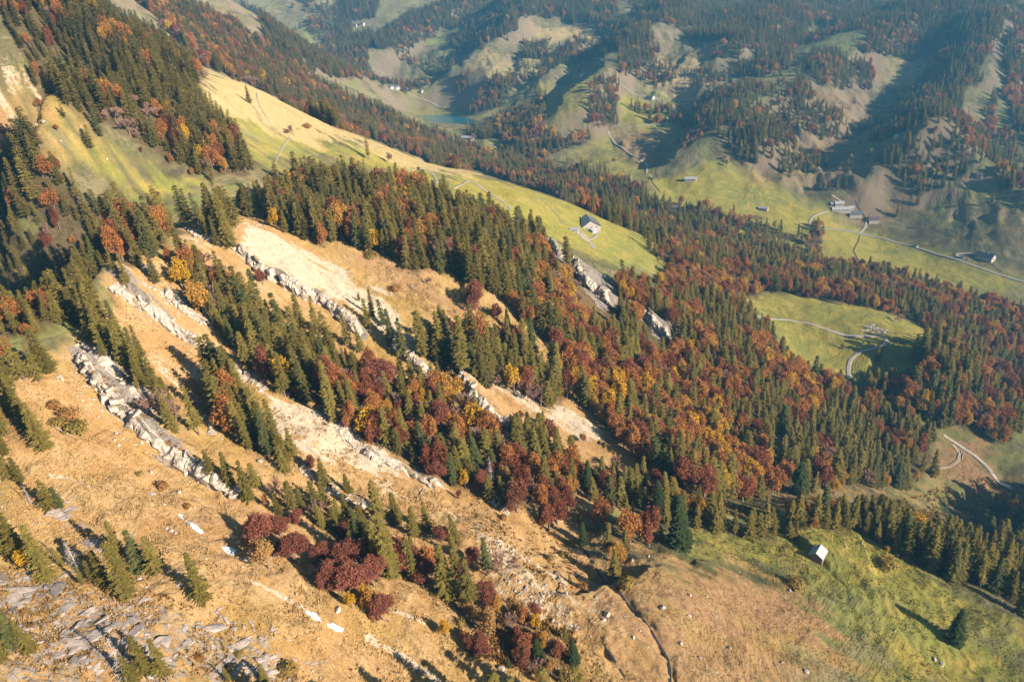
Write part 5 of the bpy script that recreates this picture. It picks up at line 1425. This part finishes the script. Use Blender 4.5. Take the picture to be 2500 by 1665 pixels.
# loose boulders, each read from the picture (2500 px coordinates), width in metres
BOULD = [
 (1618, 1484, 2.6, 'pale boulder with a dark shadow in the middle of the tan meadow'),
 (1481, 1500, 3.0, 'upper of the paired grey boulders left of the tan meadow'),
 (1474, 1514, 2.6, 'lower of the paired grey boulders left of the tan meadow'),
 (1456, 1460, 2.0, 'rounded pale boulder above the paired boulders'),
 (1546, 1557, 1.9, 'small pale rock between the two ditches'), (1684, 1454, 1.9, 'boulder at the left rim of the tan patch'),
 (1725, 1457, 1.6, 'smaller boulder right of the rim boulder'), (1682, 1505, 2.2, 'low flat rock below the rim boulders'),
 (1661, 1572, 2.4, 'slanting pale rock at the left of the lower tan meadow'), (1782, 1582, 2.0, 'whitish rock above the bottom edge'),
 (1708, 1605, 1.8, 'dark-sided rock near the bottom edge'), (1928, 1442, 1.9, 'boulder below the lone shrub on the meadow'),
 (1805, 1396, 1.4, 'little rock where the meadow turns tan'), (1909, 1617, 1.3, 'small round stone left of the tilted boulder'),
 (1968, 1640, 3.2, 'big tilted grey-white boulder at the bottom of the meadow'), (1856, 1610, 1.1, 'tiny stone near the bottom of the tan meadow'),
 (1543, 1368, 2.0, 'white flat rock by the spruces at the meadow head'), (1583, 1358, 1.6, 'grey rock under the orange beeches'),
 (1470, 1360, 2.2, 'shaded white rock beside the dark spruce spur'), (1382, 1450, 2.4, 'rock in the brush right of the gravel slide'),
 (1376, 1438, 1.8, 'upper rock in the brush right of the gravel slide'), (1510, 1425, 1.5, 'rock at the head of the stream ditch'),
 (1350, 1515, 2.2, 'dark cracked rock at the foot of the gravel slide'), (1225, 1635, 3.0, 'pale rock in the thicket at the bottom'),
 (1562, 1540, 1.2, 'stone beside the stream ditch'), (1100, 1350, 1.6, 'dark block on the gravel slide top'),
 (1285, 1435, 1.8, 'dark block in the middle of the gravel slide'), (1322, 1450, 1.4, 'small block low on the gravel slide'),
 (825, 1490, 2.6, 'whitish rock below the copper beeches'), (368, 1155, 1.9, 'pale stone in the dry grass above the snow'),
 (438, 1202, 1.8, 'dark-sided stone right of the low bushes'), (475, 1240, 1.4, 'stone beside the low evergreen bush'),
 (408, 1292, 1.5, 'left stone of the small heap below the snow'), (418, 1297, 1.8, 'middle stone of the small heap below the snow'),
 (430, 1302, 1.6, 'right stone of the small heap below the snow'), (340, 1413, 1.6, 'flat pale stone right of the big near spruce'),
 (357, 1434, 1.2, 'small stone above the slabs'), (636, 1127, 3.4, 'square pale block lying under the broad scree'),
 (145, 922, 2.6, 'pair of blocks beside the tall near spruces, left one'), (152, 928, 2.8, 'pair of blocks beside the tall near spruces, right one'),
 (285, 1060, 2.2, 'upper boulder in the small rockfall below the outcrop'), (280, 1075, 1.8, 'middle boulder in the small rockfall below the outcrop'),
 (290, 1088, 2.0, 'lowest boulder in the small rockfall below the outcrop'), (345, 1083, 1.9, 'single pale boulder left of the outcrop toe'),
 (90, 308, 3.6, 'white block on the upper-left pasture'), (108, 300, 4.2, 'big white block under the lone tree on the pasture'),
 (148, 345, 2.2, 'small white stone lower on the upper-left pasture'), (262, 390, 2.4, 'pale stone in the middle of the green pasture'),
 (2185, 1540, 1.6, 'stone on the terraced part of the hut meadow'), (2282, 1610, 2.6, 'brown boulder low on the right of the meadow'),
 (2300, 1622, 2.6, 'second brown boulder below the lone dark fir'), (2103, 1326, 1.8, 'pale stone right of the hut'),
 (2065, 1336, 1.6, 'reddish stone just right of the hut'), (2190, 1356, 2.6, 'grey stone heap at the edge of the knoll'),
]
for x, y, w, lb in BOULD:
    p = cast(x, y)
    o = link('boulder', STONES[RNG.integers(len(STONES))], None, (p[0], p[1], p[2] + w * 0.12))
    o.rotation_euler = (RNG.normal(0, .3), RNG.normal(0, .3), RNG.uniform(0, 6.28))
    k = w * 0.40
    o.scale = (k * RNG.uniform(.9, 1.25), k * RNG.uniform(.8, 1.1), k * RNG.uniform(.6, .9))
    tag(o, lb, 'boulder', 'loose boulders on the slope')
print('rocks', round(time.time() - T0, 1))

# stones and rubble nobody would count, joined
def scatter_mesh(name, label, mat, areas, seed, shape='stone'):
    g = np.random.default_rng(seed)
    base = [STONES, BLOCKS][0]
    src = []
    for me in base:
        vv = np.empty(len(me.vertices) * 3, np.float32); me.vertices.foreach_get('co', vv)
        src.append((vv.reshape(-1, 3), np.array([list(p.vertices) for p in me.polygons])))
    VV, FF, o_ = [], [], 0
    for txt, n_, s0, s1 in areas:
        P = world_line(txt); lo, hi = P.min(0), P.max(0)
        x = g.uniform(lo[0], hi[0], n_ * 6); y = g.uniform(lo[1], hi[1], n_ * 6)
        ok = (poly_dist(P, x, y) > 0) & (vnoise(x / 6, y / 6, seed) > -0.1)
        x, y = x[ok][:n_], y[ok][:n_]; z = ground(x, y)
        for i in range(len(x)):
            v, f = src[g.integers(len(src))]; s = s0 * (s1 / s0) ** (g.random() ** 2)
            a = g.uniform(0, 6.28); R_ = np.array([[math.cos(a), -math.sin(a), 0], [math.sin(a), math.cos(a), 0], [0, 0, 1]])
            VV.append((v * [s, s * g.uniform(.6, 1), s * g.uniform(.4, .8)]) @ R_.T + [x[i], y[i], z[i]]); FF.append(f + o_); o_ += len(v)
    o = link(name, mesh_from(name, np.vstack(VV), np.vstack(FF), [MAT[mat]]))
    tag(o, label, None, None, 'stuff')
scatter_mesh('scree_stones', 'loose pale stones strewn over scree and dry grass', 'limestone', [
 ('1150 1300 1245 1325 1317 1405 1389 1480 1420 1540 1335 1520 1263 1450 1215 1400', 420, .18, .9),
 ('668 1015 722 1003 850 1058 942 1128 955 1168 890 1163 800 1132 730 1092', 220, .15, .7),
 ('600 550 700 590 900 700 1040 845 1056 905 900 795 700 668 600 600', 300, .2, .9),
 ('-30 1150 300 1130 700 1300 1000 1500 1250 1665 -30 1665', 900, .12, .45),
 ('1250 1300 1600 1400 2000 1600 2000 1665 1250 1665', 420, .15, .5),
 ('150 880 300 1000 480 1140 600 1220 560 1240 400 1150 200 1000', 260, .2, .8),
 ('270 700 400 760 560 880 640 950 560 920 400 830', 160, .2, .8)], 91)
# ------------------------------------------------------------------ buildings
def box(lo, hi):
    v = np.array([[x, y, z] for x in (lo[0], hi[0]) for y in (lo[1], hi[1]) for z in (lo[2], hi[2])], float)
    return v, np.array([[0, 1, 3, 2], [4, 6, 7, 5], [0, 4, 5, 1], [2, 3, 7, 6], [0, 2, 6, 4], [1, 5, 7, 3]])
def join(parts):
    VV, FF, o = [], [], 0
    for v, f in parts: VV.append(v); FF.append(f + o); o += len(v)
    return np.vstack(VV), np.vstack(FF)
def house(name, label, cat, px, py, length, width, wall_h, roof_h, yaw, wall='render', roof='tin', roof2=None, wins=2, chimney=False, door=True, group=None, eave=0.6, gable='planks', sink=3.0, dz=0.0):
    """Gabled building; the ridge runs along its local x. px, py: picture point of the foot of its middle."""
    p = cast(px, py) if not isinstance(px, tuple) else np.array(px)
    root = bpy.data.objects.new(name, None); COL.objects.link(root); root.empty_display_size = 2
    ca, sa = math.cos(yaw), math.sin(yaw)
    cs = [(p[0] + ca * a - sa * b_, p[1] + sa * a + ca * b_) for a in (-length / 2, length / 2) for b_ in (-width / 2, width / 2)]
    z0 = float(np.mean([ground(x, y) for x, y in cs])) + dz
    root.location = (p[0], p[1], z0); root.rotation_euler = (0, 0, yaw)
    tag(root, label, cat, group)
    L2, W2 = length / 2, width / 2
    def part(nm, vf, mt, par=root): return link(nm, mesh_from(nm, vf[0], vf[1], [MAT[mt]]), par)
    part('wall', box((-L2, -W2, -sink), (L2, W2, wall_h)), wall)
    for sgn in (-1, 1):             # gable triangles as thin wedges
        x0, x1 = (L2 - 0.15, L2) if sgn > 0 else (-L2, -L2 + 0.15)
        v = np.array([[x, y, z] for x in (x0, x1) for (y, z) in ((-W2, wall_h + .003), (W2, wall_h + .003), (0, wall_h + roof_h))])
        me = bpy.data.meshes.new('gable'); me.from_pydata(v.tolist(), [], [(0, 1, 2), (5, 4, 3), (0, 3, 4, 1), (1, 4, 5, 2), (2, 5, 3, 0)]); me.materials.append(MAT[gable]); me.update()
        link('gable', me, root)
    sl = math.hypot(W2, roof_h); ey = W2 + eave; ez = wall_h - eave * roof_h / W2
    rf = None
    for sgn in (-1, 1):
        a = np.array([[x, y, z] for x in (-L2 - eave, L2 + eave) for (y, z) in ((0, wall_h + roof_h + .05), (sgn * ey, ez + .05), (sgn * ey, ez + .30), (0, wall_h + roof_h + .30))])
        me = bpy.data.meshes.new('roof_slope'); f = [(0, 1, 2, 3), (7, 6, 5, 4), (0, 4, 5, 1), (1, 5, 6, 2), (2, 6, 7, 3), (3, 7, 4, 0)]
        if sgn > 0: f = [t[::-1] for t in f]
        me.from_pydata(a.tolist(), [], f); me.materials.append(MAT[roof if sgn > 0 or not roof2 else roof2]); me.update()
        rf = link('roof', me, root)
    if chimney:
        part('chimney', box((L2 * .2 - .45, .6, wall_h), (L2 * .2 + .45, 1.5, wall_h + roof_h + 1.1)), 'render')
    if wins:
        for sgn in (-1, 1):
            for k in range(wins):
                y = (k - (wins - 1) / 2) * width / (wins + .6)
                part('window', box((sgn * (L2 - .05) - .1, y - .55, wall_h * .5 - .3), (sgn * (L2 - .05) + .1, y + .55, wall_h * .5 + .9)), 'dark')
            for k in range(wins + 2):
                x = (k - (wins + 1) / 2) * length / (wins + 2.6)
                part('window', box((x - .55, sgn * (W2 - .05) - .1, wall_h * .5 - .3), (x + .55, sgn * (W2 - .05) + .1, wall_h * .5 + .9)), 'dark')
    if door:
        part('door', box((L2 - .05, -1.1, -.4), (L2 + .08, 1.1, 2.2)), 'planks')
    return root
def yaw_px(ax, ay, bx, by):
    """Bearing of the world line between two picture points."""
    a, b_ = cast(ax, ay), cast(bx, by)
    return math.atan2(b_[1] - a[1], b_[0] - a[0])
VG = 'alpine farm buildings across the valley'
# the hut on the near meadow: ridge runs away to the upper left
hut = house('alpine_hut', 'small board hut with a bright tin roof on the green knoll meadow', 'hut', 1996, 1362, 5.6, 5.2, 2.0, 1.9, yaw_px(1985, 1375, 2002, 1343), 'planks', 'tin', None, 0, gable='planks', eave=0.45)
barn = house('mountain_barn', 'large barn with dark and pale roof slopes and pale gable on the ridge meadow', 'barn', 1438, 552, 24, 17, 3.0, 5.4, yaw_px(1426, 530, 1440, 556) , 'render', 'slate', 'tin', 3, chimney=False, gable='render', eave=0.9)  # dark and pale roof tones stand for its shaded and sunlit slopes
house('porch', 'low pale annexe standing before the barn gable', 'annexe', 1446, 566, 7, 5, 2.4, 1.0, yaw_px(1438, 568, 1454, 566), 'snowwhite', 'tin', None, 1, gable='snowwhite')
house('shed', 'small white shed at the drive below the barn', 'shed', 1403, 566, 7, 6, 2.6, 1.2, yaw_px(1395, 562, 1411, 570), 'snowwhite', 'tin', None, 0, gable='snowwhite')
A = yaw_px(2020, 505, 2080, 518)
FARMS = [
 (2054, 514, 30, 11, 4.0, 3.0, A, 'render', 'tin', 'longest farm building with a pale blue-grey roof in the valley farmyard', 'farm_building'),
 (2049, 501, 14, 9, 4.0, 3.0, A, 'render', 'tin', 'short pale-roofed shed behind the long farm building', 'farm_building'),
 (2088, 527, 19, 12, 4.0, 4.2, A, 'render', 'slate', 'dark-roofed farmhouse in the middle of the farmyard', 'farmhouse'),
 (2132, 541, 15, 11, 4.2, 4.0, A, 'render', 'redroof', 'purple-brown roofed house at the right end of the farmyard', 'farmhouse'),
 (2078, 511, 8, 6, 3.2, 2.4, A, 'snowwhite', 'tin', 'small white shed between the long roof and the brook', 'shed'),
 (2032, 501, 4, 4, 2.4, 1.4, A, 'snowwhite', 'tin', 'tiny white shed at the left end of the farmyard', 'shed'),
 (2405, 632, 24, 12, 4.4, 4.4, yaw_px(2380, 624, 2425, 640), 'render', 'slate', 'lone dark-roofed farmhouse at the far right of the valley', 'farmhouse'),
 (1686, 441, 20, 9, 4.0, 3.2, yaw_px(1676, 440, 1700, 440), 'render', 'tin', 'solitary grey barn on the green valley floor', 'barn'),
 (1864, 513, 15, 7, 3.2, 2.2, yaw_px(1855, 510, 1875, 515), 'render', 'tin', 'small white-roofed barn on the bright valley meadow', 'barn'),
 (1827, 564, 8, 6, 3.0, 2.0, yaw_px(1820, 562, 1834, 567), 'render', 'tin', 'tiny hut by the field track near the creek', 'hut'),
 (2190, 337, 8, 6, 3.0, 2.2, yaw_px(2184, 335, 2196, 338), 'render', 'tin', 'tiny pale hut high on the far hillside', 'hut'),
 (2391, 430, 9, 7, 3.0, 2.4, yaw_px(2384, 428, 2398, 432), 'render', 'slate', 'little hut on the far right hill pasture', 'hut'),
 (1588, 243, 20, 11, 4.0, 3.6, yaw_px(1575, 240, 1600, 246), 'snowwhite', 'slate', 'dark-roofed barn beside the terrace track', 'barn'),
 (1422, 187, 24, 10, 3.6, 2.6, yaw_px(1405, 186, 1435, 188), 'snowwhite', 'tin', 'long low white barn on the middle hill pasture', 'barn'),
 (1141, 342, 30, 13, 4.6, 3.4, yaw_px(1125, 338, 1155, 346), 'render', 'tin', 'long grey-roofed barn below the lake', 'barn'),
 (956, 216, 12, 10, 5.0, 3.6, yaw_px(948, 214, 966, 219), 'snowwhite', 'slate', 'left white house of the lakeside farm', 'farmhouse'),
 (969, 217, 18, 11, 5.0, 4.0, yaw_px(958, 214, 980, 219), 'snowwhite', 'slate', 'larger house of the lakeside farm', 'farmhouse'),
 (991, 219, 10, 7, 4.0, 2.6, yaw_px(984, 217, 998, 222), 'snowwhite', 'tin', 'small shed right of the lakeside farm', 'shed'),
 (1029, 227, 10, 9, 4.6, 3.6, yaw_px(1022, 226, 1036, 230), 'snowwhite', 'slate', 'lone house above the lake track', 'farmhouse'),
 (884, 64, 22, 14, 6.0, 5.0, yaw_px(870, 62, 898, 68), 'snowwhite', 'slate', 'white farmhouse high up near the top of the picture', 'farmhouse'),
 (868, 65, 12, 8, 4.0, 3.0, yaw_px(860, 62, 878, 68), 'render', 'slate', 'small barn left of the highest farmhouse', 'barn'),
 (549, 61, 16, 10, 6.0, 4.0, yaw_px(540, 58, 560, 64), 'snowwhite', 'tin', 'lone white house on the far left clearing', 'farmhouse'),
 (1652, 512, 12, 8, 3.6, 2.6, yaw_px(1640, 508, 1664, 514), 'render', 'tin', 'roof showing between the creek trees', 'barn'),
]
for x, y, L_, W_, wh, rh, yw, wl, rf, lb, nm in FARMS:
    L_, W_, wh, rh = L_ * .86, W_ * .86, wh * .9, rh * .9
    house(nm, lb, {'farm_building': 'farm building'}.get(nm, nm), x, y, L_, W_, wh, rh, yw, wl, rf, None, 2 if L_ > 9 else 1, chimney=nm == 'farmhouse', group=VG, gable='render' if wl == 'render' else 'snowwhite', door=L_ > 7)

# the stack of cut trunks beside the forest road
g = np.random.default_rng(17)
c0_ = cast(2138, 805); c1_ = cast(2110, 795); c2_ = cast(2165, 810)
root = bpy.data.objects.new('log_pile', None); COL.objects.link(root); root.location = c0_
tag(root, 'untidy pile of felled trunks and root plates beside the forest road', 'log pile')
ax_ = (c2_ - c1_)[:2]; ln_ = np.linalg.norm(ax_); ax_ /= ln_; nr_ = np.array([-ax_[1], ax_[0]])
for i in range(46):
    L_ = g.uniform(4, 10); r_ = g.uniform(.22, .42)
    c = c0_[:2] + ax_ * g.uniform(-.5, .5) * ln_ + nr_ * g.normal(0, 4.2)
    a = math.atan2(ax_[1], ax_[0]) + (g.normal(0, .25) if i % 3 else g.uniform(0, 3.14))
    z = float(ground(c[0], c[1])) + r_ + max(0, g.normal(.5, .6))
    d = np.array([math.cos(a), math.sin(a), g.normal(0, .08)]) * L_ / 2
    p = np.array([c[0], c[1], z]) - np.array(c0_)
    V, F_ = tube(p - d, p + d, r_, r_ * .75, 7)
    n_ = 7; caps = [np.array([list(range(n_))]), np.array([list(range(2 * n_ - 1, n_ - 1, -1))])]
    link('log', mesh_from('log', V, [F_] + caps, [MAT['log'] if i % 2 else MAT['deadwood']]), root)
# logs at the landslip by the gorge track and a few fallen trunks
def fallen(x0, y0, x1, y1, r_, lb, grp='fallen trunks', lift=0.3):
    a, b_ = cast(x0, y0), cast(x1, y1)
    V, F_ = tube([0, 0, lift], np.array(b_) - np.array(a) + [0, 0, lift], r_, r_ * .45, 6)
    o = link('fallen_trunk', mesh_from('fallen_trunk', V, F_, [MAT['deadwood']]), None, tuple(a)); tag(o, lb, 'fallen trunk', grp)
for q, (x, lb) in enumerate([(2337, 'left log of the bundle at the small landslip'), (2342, 'middle log of the bundle at the small landslip'), (2348, 'right log of the bundle at the small landslip')]):
    fallen(x, 1122, x + 6, 1098, .35, lb)
fallen(125, 1040, 225, 1090, .25, 'long bleached trunk lying in the dry grass at left')
fallen(1036, 1192, 1018, 1222, .28, 'forked bleached trunk on the dry slope at centre')
fallen(1462, 668, 1495, 735, .35, 'pale dead trunk leaning on the grey crag')
fallen(2008, 1218, 2028, 1232, .3, 'pale trunk at the lower hem of the slope wood')
fallen(1358, 1395, 1384, 1452, .25, 'thin pale trunk lying in the brush right of the gravel slide')
fallen(1540, 1352, 1560, 1364, .25, 'short weathered trunk on the meadow head')
# a small bridge where the valley road crosses the brook by the hairpin
bp = cast(2236, 605)
house('road_shed', 'tiny roadside shed beside the valley road', 'shed', 2236, 603, 4, 3, 2.2, 1.0, yaw_px(2228, 601, 2245, 606), 'snowwhite', 'slate', None, 0, gable='snowwhite', door=False)
house('road_shed', 'tiny shed at the hairpin of the farmhouse lane', 'shed', 2349, 631, 4, 3, 2.2, 1.0, yaw_px(2340, 629, 2356, 633), 'snowwhite', 'slate', None, 0, gable='snowwhite', door=False)
print('buildings', round(time.time() - T0, 1))

# ------------------------------------------------------------------ tussocks and low brush, too many to count
def tuft_cloud(name, label, mat, areas, seed, blades=7):
    g = np.random.default_rng(seed)
    C, U, V_ = [], [], []
    for txt, n_, s0, s1 in areas:
        P = world_line(txt); lo, hi = P.min(0), P.max(0)
        x = g.uniform(lo[0], hi[0], n_ * 5); y = g.uniform(lo[1], hi[1], n_ * 5)
        ok = (poly_dist(P, x, y) > 0) & (fbm(x / 8, y / 8, 2, seed) > -0.15)
        x, y = x[ok][:n_], y[ok][:n_]; z = ground(x, y); m_ = len(x)
        s = s0 * (s1 / s0) ** (g.random(m_) ** 1.5)
        c = np.repeat(np.stack([x, y, z], -1), blades, 0); ss = np.repeat(s, blades)[:, None]
        a = g.uniform(0, 6.28, m_ * blades)
        r = ss * g.uniform(0, .6, (m_ * blades, 1))
        c = c + np.stack([np.cos(a), np.sin(a), np.zeros_like(a)], -1) * r
        C.append(c + [0, 0, -0.05]); a2 = g.uniform(0, 6.28, m_ * blades)
        U.append(np.stack([np.cos(a2), np.sin(a2), 0 * a2], -1) * ss * .8)
        V_.append(np.stack([np.cos(a), np.sin(a), 0 * a], -1) * ss * .4 + np.array([0, 0, 1]) * ss * g.uniform(.4, .9, (m_ * blades, 1)))
    Vv, Ff = tri_verts(np.vstack(C), np.vstack(U), np.vstack(V_))
    o = link(name, mesh_from(name, Vv, Ff, [MAT[mat]])); tag(o, label, None, None, 'stuff')
MAT['tussock'] = leaf_material('dry_tussock', (0.33, 0.20, 0.075), (0.48, 0.32, 0.14), None, 0, 0.2)
MAT['herb'] = leaf_material('meadow_herb', (0.14, 0.13, 0.03), (0.25, 0.20, 0.05), None, 0, 0.2)
tuft_cloud('dry_tussocks', 'dry grass tussocks all over the near slope', 'tussock', [
 ('-30 950 130 890 300 1000 560 1230 900 1400 1100 1560 1250 1665 -30 1665', 8000, .3, .8),
 ('270 710 560 900 900 1110 1250 1290 1350 1420 1500 1665 1250 1665 900 1380 560 1180', 6000, .35, .9),
 ('830 600 1130 720 1370 880 1300 900 1000 760', 2500, .4, .9),
 ('1600 1400 2000 1460 2080 1580 2050 1665 1500 1665', 2600, .25, .5)], 31)
tuft_cloud('low_brush', 'low olive brush between rocks and clearings', 'brush', [
 ('1150 1200 1400 1320 1450 1450 1300 1400 1150 1290', 350, .4, 1.1),
 ('1950 1215 2100 1225 2300 1180 2420 1150 2430 1220 2350 1290 2200 1260 2050 1240', 2600, .5, 1.6),
 ('1600 1150 1750 1225 1900 1240 1900 1270 1700 1240', 700, .5, 1.4),
 ('-30 1370 400 1450 760 1665 -30 1665', 900, .3, .8), ('1100 1480 1400 1540 1420 1665 1150 1600', 900, .5, 1.4),
 ('180 850 480 1140 440 1160 200 930', 500, .4, 1.0)], 33, 10)
tuft_cloud('meadow_tufts', 'green meadow tufts round the hut', 'herb', [
 ('1640 1290 1950 1300 2200 1340 2350 1440 2500 1600 2500 1665 2050 1665 2060 1480 1800 1385', 5000, .25, .6)], 35)
# ------------------------------------------------------------------ haze
def box_mesh(name, lo, hi, mat=None):
    v = np.array([[x, y, z] for x in (lo[0], hi[0]) for y in (lo[1], hi[1]) for z in (lo[2], hi[2])], float)
    f = np.array([[0, 1, 3, 2], [4, 6, 7, 5], [0, 4, 5, 1], [2, 3, 7, 6], [0, 2, 6, 4], [1, 5, 7, 3]])
    return mesh_from(name, v, f, [mat] if mat else [])
HD = 0.000112
m, nt, out = newmat('haze_air'); b = NB(nt)
v = b.n('ShaderNodeVolumePrincipled')
v.inputs['Color'].default_value = (0.16, 0.56, 0.95, 1)
v.inputs['Density'].default_value = HD
v.inputs['Anisotropy'].default_value = 0.1
b.link(v.outputs[0], out.inputs['Volume'])
ztop = float(max(GZ.max(), CAM_H)) + 60
hz = link('haze', box_mesh('haze', (-4600, -4600, float(GZ.min()) - 3), (4600, 4600, ztop), m))
tag(hz, 'thin blue autumn haze filling the valley air', kind='stuff')
print('done', round(time.time() - T0, 1), 'objects', len(S.objects))
